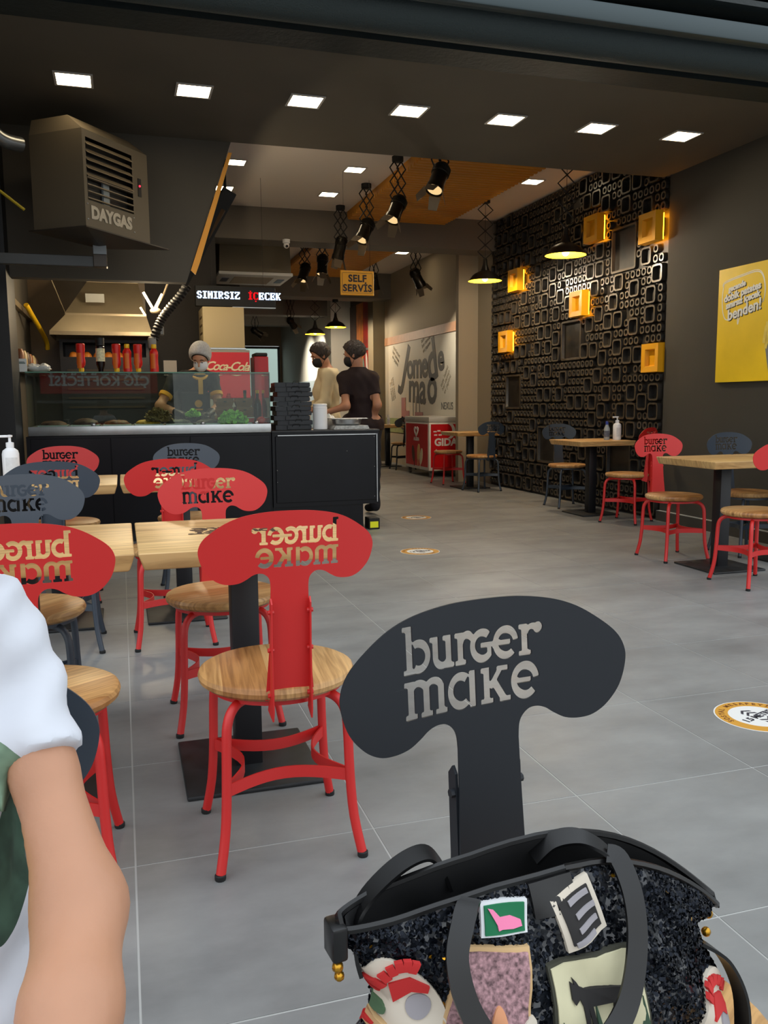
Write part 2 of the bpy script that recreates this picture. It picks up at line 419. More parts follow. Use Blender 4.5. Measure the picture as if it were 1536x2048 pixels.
# floor tiles, 0.6 m
fb = MB(); fb.box(-3.6, -3, -.06, 9.6, 27, -.0012)
floor = struct('floor', fb, mat('pale_grout', (176, 176, 172), .8)); 
def tilemat():
    m = bpy.data.materials.new('grey_porcelain_tile'); m.use_nodes = True; nt = m.node_tree; N = nt.nodes; L = nt.links; b = N['Principled BSDF']
    t = N.new('ShaderNodeNewGeometry'); n = N.new('ShaderNodeTexNoise'); n.inputs['Scale'].default_value = 1.6; n.inputs['Detail'].default_value = 9; n.inputs['Roughness'].default_value = .62
    mp = N.new('ShaderNodeMapping'); mp.inputs['Scale'].default_value = (1, 1.7, 1); L.new(t.outputs['Position'], mp.inputs[0]); L.new(mp.outputs[0], n.inputs['Vector'])
    oi = N.new('ShaderNodeObjectInfo'); ad = N.new('ShaderNodeMath'); ad.operation = 'MULTIPLY_ADD'; ad.inputs[1].default_value = .06; L.new(oi.outputs['Random'], ad.inputs[0]); L.new(n.outputs[0], ad.inputs[2])
    r = N.new('ShaderNodeValToRGB'); e = r.color_ramp.elements; e[0].position = .33; e[0].color = (*lin((112, 113, 112)), 1); e[1].position = .74; e[1].color = (*lin((146, 147, 145)), 1)
    L.new(ad.outputs[0], r.inputs[0]); L.new(r.outputs[0], b.inputs['Base Color'])
    n2 = N.new('ShaderNodeTexNoise'); n2.inputs['Scale'].default_value = 5; n2.inputs['Detail'].default_value = 6; L.new(mp.outputs[0], n2.inputs['Vector'])
    rr = N.new('ShaderNodeMapRange'); rr.inputs[3].default_value = .36; rr.inputs[4].default_value = .56; L.new(n2.outputs[0], rr.inputs[0]); L.new(rr.outputs[0], b.inputs['Roughness'])
    return m
TILE = tilemat()
tx0, ty0, ts = -.015, 1.42, .6
tm = MB(); g = .0015
tm.add([(g, g, -.012), (ts-g, g, -.012), (ts-g, ts-g, -.012), (g, ts-g, -.012), (g+.001, g+.001, 0), (ts-g-.001, g+.001, 0), (ts-g-.001, ts-g-.001, 0), (g+.001, ts-g-.001, 0)],
       [(4, 5, 6, 7), (0, 1, 5, 4), (1, 2, 6, 5), (2, 3, 7, 6), (3, 0, 4, 7)])
tme = tm.mesh('tile', TILE, False)
far = MB(); cnt = 0
for j in range(-7, 43):
    for i in range(-6, 16):
        X, Y = tx0+i*ts, ty0+j*ts
        inview = (-.5-.25*Y*0 < X+.6) and X < 4.8 and X+.6 > -.16*Y-.1 and X < .78*Y+.3 and Y > .5 and Y < 13.2
        if inview and cnt < 298: link('tile', tme, floor, (X, Y, 0)); cnt += 1
        elif not (X > 5.0 and Y > 5.0) and not (X < -1.4 and Y > 5): far.add([(X+v[0], Y+v[1], v[2]) for v in tm.v], tm.f)
fo = obj('far_tile', far, TILE, floor, False); fo['kind'] = 'stuff'

# right wall (plain), left wall and column
b = MB(); b.box(4.78, 4.4, 0, 5.0, 6.77, 3.6); struct('wall_right', b, WALLR)
b = MB(); b.box(4.74, 4.4, 0, 4.78, 6.77, .09); struct('baseboard_right', b, WALLR)
b = MB(); b.box(4.745, 4.4, .09, 4.78, 6.77, .094); struct('trim_1', b, mat('pale_bead', (170, 172, 168), .6))
b = MB(); b.box(-1.0, 4.6, 0, -.84, 24, 3.6); struct('wall_left', b, DARK)
b = MB(); b.box(-.84, 6.62, 0, -.725, 7.1, 3.1); struct('trim_2', b, mat('black_column_paint', (22, 22, 22), .5))
# front soffit (low ceiling band with the row of lights)
b = MB(); b.box(-1.0, 4.93, Z1, 5.0, 6.85, 3.75); struct('ceiling_1', b, DARK)
# slanted bulkhead above the counter
bk = MB(); P = [(-.84, 2.04), (.53, 2.04), (.90, Z1), (-.84, Z1)]
bk.prism([(x, z) for x, z in P], 0, -.12, M=frame((0, 6.85, 0), (1, 0, 0), (0, 0, 1)))
struct('wall_front', bk, DARK)
st = MB(); st.prism([(.565, 2.13), (.60, 2.10), (.635, 2.19), (.905, 3.02), (.877, 3.02)], 0, .012, M=frame((0, 6.85, 0), (1, 0, 0), (0, 0, 1)))
struct('trim_3', st, ORSTRIP)
# inner ceilings and beams
b = MB(); b.box(-1.0, 6.85, ZC, 5.0, 10.5, ZC+.1); struct('ceiling_2', b, WHITEC)
b = MB(); b.box(-1.0, 10.5, 3.07, 5.0, 10.9, 3.6); struct('trim_4', b, BEAM)
b = MB(); b.box(.2, 10.9, ZC, 5.0, 15.2, ZC+.1); struct('ceiling_3', b, WHITEC)
b = MB(); b.box(.2, 15.2, 3.0, 5.0, 15.7, 3.6); struct('trim_5', b, BEAM)
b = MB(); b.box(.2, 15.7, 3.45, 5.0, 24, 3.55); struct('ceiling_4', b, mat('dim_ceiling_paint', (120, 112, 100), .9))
b = MB(); b.box(.2, 18.4, 3.0, 5.0, 18.8, 3.5); struct('trim_6', b, BEAM)
b = MB(); b.box(.2, 21.4, 3.05, 5.0, 21.8, 3.5); struct('trim_7', b, BEAM)
def corrug(y0, y1, x0, x1, z, name):
    b = MB(); n = int((y1-y0)/.085); s = (y1-y0)/n
    for i in range(n):
        y = y0+i*s
        P = [(y, z), (y, z-.066), (y+.012, z-.10), (y+s*.55, z-.10), (y+s*.55+.012, z-.066), (y+s, z-.066), (y+s, z)]
        b.prism(P, 0, x1-x0, M=frame((x0, 0, 0), (0, 1, 0), (0, 0, 1)))
    o = struct(name, b, ORANGE); e = MB(); e.box(x1, y0, z-.064, x1+.006, y1, z); obj('shaded_side_strip', e, mat('sheet_side_shade_brown', (60, 48, 32), .8), o, False); return o  # shading on the sheet's side painted in as a dark brown strip
corrug(6.86, 10.49, 2.78, 4.05, ZC, 'trim_8'); corrug(10.91, 15.19, 2.78, 4.05, ZC, 'trim_9')
# right side further in: column, mural wall, second column, picture wall
b = MB(); b.box(4.80, 10.62, 0, 5.0, 11.1, ZC); struct('wall_short', b, mat('taupe_column_paint', (150, 138, 118), .8))
b = MB(); b.box(4.51, 11.1, 0, 5.0, 11.2, ZC); struct('wall_column', b, mat('taupe_column_paint', (150, 138, 118), .8))
CREAM = mat('cream_wall_paint', (176, 164, 142), .85)
b = MB(); b.box(4.84, 11.2, 0, 5.0, 15.6, ZC); struct('wall_mural', b, CREAM)
b = MB(); b.box(4.61, 15.6, 0, 5.0, 15.95, ZC); struct('wall_pilaster', b, mat('taupe_column_paint2', (128, 118, 96), .8))
b = MB(); b.box(4.84, 15.95, 0, 5.0, 18.1, ZC); struct('wall_picture', b, DARK)
b = MB(); b.box(4.4, 18.1, 0, 5.0, 24.0, ZC); WHW = mat('white_back_paint', (206, 206, 198), .85); struct('wall_far_right', b, WHW)
b = MB(); b.box(.2, 24, 0, 3.3, 24.15, 3.6); b.box(4.35, 24, 0, 5.0, 24.15, 3.6); b.box(3.3, 24, 2.72, 4.35, 24.15, 3.6); struct('wall_back', b, mat('back_wall_paint', (104, 92, 76), .85))
b = MB(); b.box(.9, 9.62, 0, 1.05, 15, 3.5); b.box(.9, 15.0, 0, 2.05, 24, 3.5); struct('wall_inner_left', b, mat('dark_inner_wall', (40, 34, 30), .85))
# back door
dr = thing('door_1', 'far glazed back door with a black frame and daylight behind', 'door', (3.82, 24.02, 0)); dr['kind'] = 'structure'
b = MB()
for x in (-.5, .47): b.box(x, -.04, 0, x+.05, .04, 2.7)
b.box(-.5, -.04, 2.64, .52, .04, 2.7); b.box(-.5, -.04, 1.22, .52, .04, 1.34); b.box(-.5, -.04, 0, .52, .04, .1)
obj('door_frame', b, BLK, dr, False)
b = MB(); b.box(-.45, -.005, 1.34, .47, .005, 2.64); obj('pane', b, GLASS, dr, False)
b = MB(); b.box(-.45, -.005, .1, .47, .005, 1.22); obj('pane', b, GLASS, dr, False)
nb = MB(); nb.box(3.6, 27, -.2, 9, 27.3, 3.3); o = obj('neighbour_wall', nb, mat('bright_outside_render', (225, 228, 224), .9), smooth=False); tag(o, 'pale outside wall seen through the far back door', 'wall')

# panel wall: hollow square frames of three sizes on a dark backing
wp = MB(); wp.box(4.80, 6.77, 0, 5.0, 10.62, ZC)
WBM = mat('charcoal_panel_wall', (34, 31, 27), .5, noise=.25, nscale=5)
wall = struct('wall_panelled', wp, WBM)
CELL = .09
def frame_mesh(n):
    s = CELL*n; e = .004; rr = .018+.012*n*.5; dp = .024+.014*min(n, 2); w = .010+.003*n
    if n == 5: w = .02; rr = .02; dp = .035
    b = MB(); K = 3
    def loop(h, r, x):
        P = []
        for cx, cz, a0 in ((h-r, h-r, 0), (-h+r, h-r, 90), (-h+r, -h+r, 180), (h-r, -h+r, 270)):
            for k in range(K): a = math.radians(a0+90*k/(K-1)); P.append((x, cx+r*math.cos(a), cz+r*math.sin(a)))
        return P
    h = s/2-e
    R = [loop(h, rr, 0), loop(h-.006, rr, -dp), loop(h-.006-w, max(.004, rr-w*.4), -dp), loop(h-.014-w, max(.003, rr-w*.6), -.004)]
    V = sum(R, []); n_ = K*4; F = []
    for i in range(3):
        for k in range(n_): F.append((i*n_+k, (i+1)*n_+k, (i+1)*n_+(k+1) % n_, i*n_+(k+1) % n_))
    F.append([3*n_+k for k in range(n_)][::-1])
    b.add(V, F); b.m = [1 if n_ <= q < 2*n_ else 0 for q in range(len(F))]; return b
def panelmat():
    m = bpy.data.materials.new('mottled_charcoal_panel'); m.use_nodes = True; nt = m.node_tree; N = nt.nodes; L = nt.links; b = N['Principled BSDF']
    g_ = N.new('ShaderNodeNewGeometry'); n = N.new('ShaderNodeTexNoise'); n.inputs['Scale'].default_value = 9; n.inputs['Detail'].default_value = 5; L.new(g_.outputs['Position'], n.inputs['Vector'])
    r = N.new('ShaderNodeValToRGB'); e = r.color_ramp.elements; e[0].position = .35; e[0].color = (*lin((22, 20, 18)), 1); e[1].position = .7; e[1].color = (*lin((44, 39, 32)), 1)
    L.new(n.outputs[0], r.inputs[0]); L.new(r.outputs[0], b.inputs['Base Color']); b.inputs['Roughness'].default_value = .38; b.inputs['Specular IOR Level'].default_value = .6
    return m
PANM = panelmat()
FM = {n: frame_mesh(n) for n in (1, 2, 5)}
RIM = mat('lighter_bronze_rim', (74, 64, 50), .34, spec=.7, noise=.3, nscale=9, coord='Object')  # rim faces in a lighter bronze than the frame sides and recess
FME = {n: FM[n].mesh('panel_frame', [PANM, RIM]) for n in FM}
NY, NZ = 42, 38; occ = np.zeros((NY, NZ), int)
def place(i, j, n, v):
    if i < 0 or j < 0 or i+n > NY or j+n > NZ or occ[i:i+n, j:j+n].any(): return False
    occ[i:i+n, j:j+n] = v; return True
YB = []
for (yc, zc) in ((7.92, 2.82), (6.96, 2.70), (9.74, 2.61), (8.21, 2.09), (10.03, 1.86), (6.93, 1.49)):
    i = max(0, round((yc-.135-6.8)/CELL)); j = round((zc-.135-.02)/CELL); place(i, j, 3, 9); YB.append((6.8+i*CELL+.135, .02+j*CELL+.135))
lst = []
for (yc, zc) in ((7.43, 2.62), (8.44, 1.75), (9.45, 2.80), (9.9, 1.25), (7.5, .55), (9.0, .6)):
    i = round((yc-.225-6.8)/CELL); j = round((zc-.225-.02)/CELL)
    if place(i, j, 5, 5): lst.append((i, j, 5))
rnd = random.Random(5)
for _ in range(3000):
    i = rnd.randrange(NY-1); j = rnd.randrange(0, NZ-1)
    if j % 2 and rnd.random() < .6: continue
    if sum(1 for q in lst if q[2] == 2) < 165 and place(i, j, 2, 2): lst.append((i, j, 2))
for i in range(NY):
    for j in range(NZ):
        if not occ[i, j] and rnd.random() < .93: lst.append((i, j, 1))
lst.sort(key=lambda q: (-q[2], q[0])); rest = MB()
for k, (i, j, n) in enumerate(lst):
    Y = 6.8+CELL*i+CELL/2*n; Z = .02+CELL*j+CELL/2*n
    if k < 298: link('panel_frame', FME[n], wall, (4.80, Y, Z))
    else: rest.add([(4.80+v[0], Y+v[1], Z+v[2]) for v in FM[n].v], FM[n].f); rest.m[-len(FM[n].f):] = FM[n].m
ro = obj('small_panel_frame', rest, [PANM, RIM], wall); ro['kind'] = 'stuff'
# yellow backlit boxes on that wall
YEL = mat('yellow_box_lacquer', (226, 160, 12), .45)
YGL = emat('amber_led_strip', (255, 160, 20), 26.)
ylab = ['lit yellow box left of the upper pendant, high on the panel wall', 'lit yellow box highest at the near end of the panel wall',
        'lit yellow box high on the far end of the panel wall', 'lit yellow box at mid height in the middle of the panel wall',
        'lowest lit yellow box at the far end of the panel wall', 'unlit yellow box lowest beside the corner of the plain wall']
ylab[0] = 'lit yellow box second from the near end, high on the panel wall'
for k, (Y, Z) in enumerate(YB):
    lit = k < 5
    t = thing('wall_box', ylab[k], 'wall light' if lit else 'wall box', (4.80, Y, Z), 0, 'yellow boxes on the panel wall')
    b = MB(); h = .135; d0, d1 = (-.06, -.14) if lit else (-.0, -.07)
    def rl(hh, x): return [(x, hh, hh), (x, -hh, hh), (x, -hh, -hh), (x, hh, -hh)]
    V = rl(h, d0)+rl(h-.004, d1)+rl(h*.58, d1+.004)+rl(h*.5, d1+.04)
    V += [(d0, .0, .0)]
    F = []
    for i in range(3):
        for q in range(4): F.append((i*4+q, (i+1)*4+q, (i+1)*4+(q+1) % 4, i*4+(q+1) % 4))
    F.append((15, 14, 13, 12)); F.append((0, 1, 2, 3))
    b.add(V, F); obj('box_body', b, YEL, t, False)
    if lit:
        b = MB(); s = h-.02
        for (a0, c0, a1, c1) in ((-s, -s, s, -s+.02), (-s, s-.02, s, s), (-s, -s, -s+.02, s), (s-.02, -s, s, s)): b.box(-.055, a0, c0, -.038, a1, c1)
        obj('led_strip', b, YGL, t, False)
        b = MB(); b.box(-.06, -.08, -.08, 0, .08, .08); obj('mount', b, BLK, t, False)
# awning across the shop front
AW = mat('dark_green_awning', (30, 38, 38), .6, bump=.3, bscale=30)
a = thing('awning', 'rolled dark green awning along the top of the shop front', 'awning', (0, 4.6, 3.05))
b = MB(); b.box(-3.5, .1, .02, 6.5, .33, .35); obj('cassette', b, AW, a, False)
b = MB(); b.tube([(-3.5, -.12, .1), (6.5, -.12, .1)], .13, 20); obj('fabric_roll', b, mat('awning_fabric', (44, 55, 56), .7, bump=.5, bscale=120), a)
b = MB(); b.box(-3.5, -.38, .24, 6.5, .1, .27); obj('hood', b, AW, a, False)
b = MB(); b.rbox(-3.5, -.36, .06, 6.5, -.29, .16, .01); obj('front_bar', b, mat('awning_bar', (60, 72, 75), .45, metal=.3), a)
# shop front above the awning and the street facade mirrored in the counter glass
b = MB(); b.box(-6, 4.93, 3.45, 9, 5.2, 7); struct('wall_facade', b, mat('facade_grey', (90, 90, 88), .9))
b = MB(); b.box(-6, 4.93, 0, -1.0, 5.2, 3.45); b.box(5.0, 4.93, 0, 9, 5.2, 3.45); struct('wall_facade_side', b, mat('facade_grey', (90, 90, 88), .9))
sg = thing('shop_sign', 'red shop sign with white lettering across the street, mirrored in the glass', 'sign', (-.2, -19.8, 0))
b = MB(); b.box(-2.6, -.15, 1.55, 1.6, 0, 2.75); obj('sign_board', b, mat('sign_red', (190, 30, 40), .5), sg, False)
text('lettering', 'ADIYAMAN\nÇİĞ KÖFTECİSİ', .5, frame((-.5, .01, 2.2), (-1, 0, 0), (0, 0, 1)), sg, mat('sign_white', (240, 240, 240), .5), bold=.015, line=.8)
b = MB(); b.box(-3.2, -1.2, 1.2, 2.2, -.2, 1.3); b.box(-3.2, -1.2, 0, -3.0, -.2, 3.2); b.box(2.0, -1.2, 0, 2.2, -.2, 3.2); b.box(-3.2, -1.2, 3.0, 2.2, -.2, 3.4)
b.box(-3.2, -1.4, 0, 2.2, -1.2, 3.4); obj('shop_front', b, mat('street_shop_grey', (120, 120, 118), .8), sg, False)
gb = MB(); gb.box(-30, -40, -.2, 30, -3, -.07); gb.box(-30, -3, -.2, -3.6, 27, -.07); gb.box(9.6, -3, -.2, 30, 40, -.07); gb.box(-3.6, 27, -.2, 9.6, 40, -.07); struct('ground', gb, mat('street_asphalt', (96, 96, 96), .9))

# ================================================================= LIGHTS (recessed panels)
def downlight(x, y, z, label, group, s=.2):
    t = thing('recessed_light', label, 'ceiling light', (x, y, z), 0, group)
    b = MB(); h = s/2
    for (a0, c0, a1, c1) in ((-h-.015, -h-.015, h+.015, -h), (-h-.015, h, h+.015, h+.015), (-h-.015, -h, -h, h), (h, -h, h+.015, h)): b.box(a0, c0, -.008, a1, c1, -.0005)
    obj('light_rim', b, mat('light_rim_white', (190, 186, 180), .5), t, False)
    b = MB(); b.box(-h, -h, -.006, h, h, -.001); obj('diffuser', b, PANELLIT, t, False)
nums = ['leftmost, above the gas heater', 'second from the left', 'third from the left', 'middle one', 'third from the right', 'second from the right', 'rightmost, nearest the right wall']
for k in range(7):
    downlight(-.185+k*.724, 5.83-.009*k, Z1, 'square light panel in the front soffit row, '+nums[k], 'square light panels in the front soffit')
for x, y, l in ((1.18, 8.67, 'square light in the white inner ceiling, left side by the orange strip'), (1.19, 9.71, 'square light farthest left in the white inner ceiling, partly hidden by orange strip'),
                (2.37, 8.62, 'square light in the white inner ceiling beside the nearest pendant spots'), (2.35, 9.68, 'square light in the white inner ceiling, close to the grey beam'),
                (4.33, 8.57, 'square light in the inner ceiling between the orange sheet and the panel wall'), (4.34, 13.03, 'square light in the ceiling behind the grey beam, above the mural')):
    downlight(x, y, ZC, l, 'square light panels in the inner ceiling', .18)

# ================================================================= CHAIRS
half = [(0, 0), (.12, .004), (.24, .022), (.33, .052), (.41, .10), (.47, .15), (.497, .20), (.498, .25), (.475, .32), (.43, .375), (.38, .405), (.33, .412), (.28, .405), (.24, .385), (.21, .365), (.18, .355), (.15, .357), (.125, .375), (.112, .40), (.108, .44)]
hs = smooth2(half, 5)
tail = [(.11, .55), (.118, .8), (.138, 1.05), (.145, 1.12)]
R_ = [(p[0], p[1]) for p in hs]+tail
outline = R_+[(-x, y) for x, y in reversed(R_) if x > 0]
PW, ZTOP, LEAN, CUR, SR = .40, .872, .085, .08, .185
def backplate():
    # 2D: x = u*PW (right as seen from the front), y = height above seat line
    LP = [[(u*PW, -v*PW) for u, v in outline]]
    k = .49/5.15
    for L in LOGO: LP.append([((-.28+x*k)*PW, (-.19+(y)*k)*PW) for x, y in L])
    me = fillmesh(LP, .0015)
    bm = bmesh.new(); bm.from_mesh(me)
    bmesh.ops.remove_doubles(bm, verts=bm.verts, dist=1e-6)
    for i in range(-9, 10):
        bmesh.ops.bisect_plane(bm, geom=bm.verts[:]+bm.edges[:]+bm.faces[:], plane_co=(i*.05*PW, 0, 0), plane_no=(1, 0, 0))
    for v in bm.verts:
        u = v.co.x/PW; q = -v.co.y/PW; off = v.co.z
        z = ZTOP-q*PW*math.cos(LEAN); y = -SR-(z-.45)*math.tan(LEAN)+CUR*u*u+off*.9
        v.co = Vector((-u*PW, y, z))
    bmesh.ops.recalc_face_normals(bm, faces=bm.faces)
    me2 = bpy.data.meshes.new('backrest'); bm.to_mesh(me2); bm.free()
    me2.polygons.foreach_set('use_smooth', [True]*len(me2.polygons)); me2.set_sharp_from_angle(angle=.5)
    return me2
BACK = backplate()
def mesh_with(me, m):
    c = me.copy(); c.materials.clear(); c.materials.append(m); return c
def seat_mesh():
    b = MB(); b.lathe([(.170, .4185), (.182, .420), (.193, .429), (.196, .440), (.192, .450), (.184, .4545)], 40); return b.mesh('seat', WOODS)
SEAT = seat_mesh()
def leg_mesh(m):
    b = MB()
    pts = [(.04, .04, .404), (.085, .085, .404), (.112, .112, .402), (.130, .130, .390), (.141, .141, .368), (.146, .146, .33), (.150, .150, .20), (.157, .157, .10), (.172, .172, .012)]
    b.tube([tuple(p) for p in smooth2(pts, 3)], .0118, 12)
    return b.mesh('leg', m)
def foot_mesh():
    b = MB(); b.lathe([(.0125, 0), (.0135, .003), (.0135, .012), (.0115, .014)], 12, (.1735, .1735, 0)); return b.mesh('foot_cap', RUBBER)
FOOT = foot_mesh()
def bar_mesh(m):
    b = MB(); P = []
    for i in range(13):
        t = i/12; x = -.145+.29*t; P.append((x, .150-.060*math.sin(PI*t), .205))
    b.ribbon(P, (0, 0, 1), .030, .004); return b.mesh('stretcher', m)
def ring_mesh(m):
    b = MB(); b.lathe([(.12, .404), (.165, .404), (.165, .416), (.12, .416), (.12, .404)], 36, cap=False)
    return b.mesh('seat_ring', m)
def fin_mesh(m):
    b = MB(); z0, z1 = .395, .665
    def by(z): return -SR-(z-.45)*math.tan(LEAN)
    # side profile (y,z) of a bracket fin behind the stem
    P = [(by(z0)+.02, z0), (by(.44)-.002, .44), (by(z1)-.002, z1), (by(z1)-.010, z1+.008), (by(z1)-.020, z1-.004), (by(.56)-.022, .56), (by(.43)-.036, .41), (by(z0)-.030, z0-.012)]
    b.prism(P, -.0018, .0018, M=frame((0, 0, 0), (0, 1, 0), (0, 0, 1)))
    return b.mesh('bracket', m)
def bolt_mesh(m):
    b = MB(); b.tube([(-.007, 0, 0), (.007, 0, 0)], .0055, 8); return b.mesh('bolt', m)
CM = {}
def chair_parts(key, m):
    CM[key] = dict(back=mesh_with(BACK, m), leg=leg_mesh(m), bar=bar_mesh(m), ring=ring_mesh(m), fin=fin_mesh(m), bolt=bolt_mesh(m))
chair_parts('red', RED); chair_parts('blue', BLUE); chair_parts('black', BLACKCH)
def make_chair(key, label, x, y, deg, group, seatrot=0., back=True, name='chair'):
    """faces local +Y; deg = yaw"""
    t = thing(name, label, 'chair' if back else 'stool', (x, y, 0), math.radians(deg), group); c = CM[key]
    if back:
        link('backrest', c['back'], t)
        for s in (-1, 1):
            fz = link('bracket', c['fin'], t, (s*.0555, 0, 0), -s*.05); 
            for z in (.44, .55, .64): link('bolt', c['bolt'], fz, (0, -SR-(z-.45)*math.tan(LEAN)-.008, z))
    link('seat', SEAT, t, None, seatrot); link('seat_ring', c['ring'], t)
    for k in range(4):
        l = link('leg', c['leg'], t, None, k*PI/2); link('foot_cap', FOOT, l)
        link('stretcher', c['bar'], t, None, k*PI/2)
    return t
G1, G2, G3 = 'chairs around the left front tables', 'chairs around the left rear tables', 'chairs around the right tables'
make_chair('red', 'red metal chair seen from behind, nearest on the left, whole in view', .348, 2.071, 0, G1, 1.5)
make_chair('red', 'red metal chair seen from behind, cut by the left edge beside the seated person', -.225, 2.06, 0, G1, .6)
make_chair('red', 'light red metal chair facing the camera behind the nearer right-hand tabletop', .315, 2.98, 180, G1, .3)
make_chair('blue', 'slate blue metal chair facing the camera at the left edge behind the front table', -.335, 2.96, 180, G1, .9)
make_chair('red', 'red metal chair seen from behind, second row, between the two pale-backed chairs', .20, 4.06, 0, G2, .2)
make_chair('blue', 'dark metal chair seen from behind in front of the white pump bottle', -.30, 4.09, 0, G2, 1.2)
make_chair('red', 'light red metal chair at the counter front, farthest left, facing the camera', -.335, 5.12, 180, G2, .2)
make_chair('blue', 'grey blue metal chair against the counter front facing the camera', .375, 5.14, 180, G2, .7)
make_chair('red', 'red metal chair with pale back against the plain right wall, facing the camera', 3.70, 5.08, 180, G3, .1)
make_chair('blue', 'slate blue metal chair behind the nearest right table, facing the camera', 4.31, 5.08, 180, G3, .4)
make_chair('red', 'red metal chair seen from behind, cut by the right edge of the photo', 3.63, 4.19, 0, G3, .2)
make_chair('red', 'red metal chair turned sideways between the two right-hand tables', 4.42, 6.77, 32, G3, 1.1)
make_chair('blue', 'dark blue metal chair at the far side of the table with bottles', 4.49, 8.0, 178, G3, .5)
make_chair('blue', 'black metal chair in front of the far column table, seen from behind', 4.31, 9.82, 12, 'chairs deeper in the shop', .3)
make_chair('red', 'red round stool without back in front of the ice cream freezer', 4.27, 10.87, 8, 'chairs deeper in the shop', .8, back=False, name='stool')
make_chair('black', 'near black metal chair with a sequined handbag on its seat', .4416, .7051, 188.9, G1, .4)
make_chair('blue', 'dark blue metal chair that the person in the white shirt sits on', -.235, .675, 180, G1, .4)

# ================================================================= TABLES
def make_table(label, x, y, group, w=.61, d=.61, name='table', rot=0.):
    t = thing(name, label, 'table', (x, y, 0), rot, group)
    b = MB(); bm = bmesh.new(); bmesh.ops.create_cube(bm, size=1)
    for v in bm.verts:
        k = 1.0 if v.co.z > 0 else .95
        v.co = Vector((v.co.x*w*k, v.co.y*d*k, .706+v.co.z*.048))
    bmesh.ops.bevel(bm, geom=[e for e in bm.edges], offset=.006, segments=3, profile=.5, affect='EDGES')
    b.bm(bm); obj('tabletop', b, WOODT, t)
    b = MB(); b.rbox(-.14, -.14, .674, .14, .14, .6818, .002, 1); obj('top_plate', b, POLE, t)
    b = MB(); b.rbox(-.04, -.04, .012, .04, .04, .674, .003, 2); obj('pole', b, POLE, t)
    b = MB(); b.rbox(-.2, -.21, 0, .2, .21, .014, .005, 2); obj('base_plate', b, BASEM, t)
    return t
GT = 'square wooden tables on black pedestals'
T1 = make_table('square wooden table with burnt lettering behind the nearest red chair', .33, 2.53, GT)
make_table('square wooden table at the left edge touching the lettered tabletop', -.286, 2.53, GT)
make_table('square wooden table in the rear left row in front of the counter, right one', .285, 4.56, GT)
make_table('square wooden table in the rear left row with the white pump bottle', -.335, 4.56, GT)
make_table('square wooden table nearest the camera on the right side', 3.78, 4.68, GT)
make_table('square wooden table against the right wall, touching the nearest right table', 4.40, 4.68, GT, w=.6)
make_table('square wooden table with two sanitiser bottles by the panel wall', 4.42, 7.40, GT)
make_table('square wooden table by the far column beside the ice cream freezer', 4.33, 10.25, GT, w=.6, d=.6)
make_table('small wooden table deep in the shop beyond the freezer', 4.47, 14.3, GT, w=.6, d=.6)
# burnt lettering on the nearest tabletop
me = fillmesh([[(x*.05, y*.05) for x, y in L] for L in LOGO], .0004); me.materials.append(mat('burnt_lettering', (60, 34, 22), .7))
me.transform(frame((.10, .03, .7305), (-1, 0, 0), (0, -1, 0))); link('burnt_lettering', me, T1)
# deep chairs seen only by their backs
make_chair('red', 'red metal chair deep in the shop behind the man in black', 4.0, 14.35, -90, 'chairs deeper in the shop', .2)
make_chair('black', 'black metal chair deep in the shop beside the freezer, facing away', 4.5, 13.55, 0, 'chairs deeper in the shop', .2)
make_chair('black', 'black metal chair on the far side of the deepest table', 4.3, 15.0, 180, 'chairs deeper in the shop', .2)

# ================================================================= COUNTER
c = thing('display_counter', 'long black serving counter with steel edge and glass display', 'counter', (.235, 7.1, 0))
L0, L1 = -.945, .965
b = MB(); b.box(L0, .02, .1, L1, .72, .868); obj('body', b, BLK2, c, False)
b = MB(); b.box(L0, .06, 0, L1, .68, .1); obj('plinth', b, BLK, c, False)
b = MB(); b.rbox(L0+.02, 0, .872, L1, .045, .945, .004, 2); obj('steel_front_edge', b, STEEL, c)
b = MB(); b.box(L0+.02, .045, .925, L1, .72, .94); b.box(L0+.02, .045, .872, L1, .72, .9); obj('steel_worktop', b, STEEL, c, False)
for x0, x1 in ((L0+.03, L0+.62), (L0+.625, L0+1.24), (L0+1.245, L1-.01)):
    b = MB(); b.rbox(x0, .012, .14, x1, .022, .85, .002, 1); obj('front_panel', b, BLK2, c)
b = MB(); b.box(L0+.02, .03, .945, L1, .036, 1.36); obj('front_glass', b, GLASS, c, False)
b = MB(); b.box(L1-.006, .037, .945, L1, .42, 1.36); obj('side_glass', b, GLASS, c, False)
b = MB(); b.box(L0+.02, .026, 1.361, L1, .43, 1.369); obj('glass_shelf', b, GLASS, c, False)
b = MB(); b.box(L0+.02, .022, 1.3605, L1+.001, .026, 1.3695); b.box(L1, .03, .945, L1+.002, .036, 1.36); b.box(L0+.02, .43, 1.361, L1, .433, 1.369); obj('glass_edge', b, GLASSE, c, False)
b = MB()
for x in (L0+.5, L0+1.35, L1-.12): b.ball((x, .022, .955), (.018, .014, .016), 10, 6)
obj('glass_clamp', b, STEEL, c)
c = thing('counter_block', 'glossy black end block of the counter under the crates', 'counter', (1.67, 7.1, 0))
b = MB(); b.box(-.465, .0, .235, .47, .7, .866); obj('body', b, BLK2, c, False)
b = MB(); b.box(-.465, .03, 0, .33, .7, .235); obj('plinth', b, BLK2, c, False)
b = MB(); b.rbox(-.47, -.012, .866, .475, .7, .884, .003, 1); obj('counter_top', b, mat('black_top', (26, 27, 30), .35), c)
b = MB(); b.rbox(-.44, -.012, .27, .44, -.001, .835, .003, 1); obj('front_panel', b, BLK2, c)
b = MB(); b.box(-.42, -.016, .838, .44, -.002, .846); b.box(.445, -.016, .25, .452, -.002, .846); obj('edge_trim', b, STEEL, c, False)
b = MB()
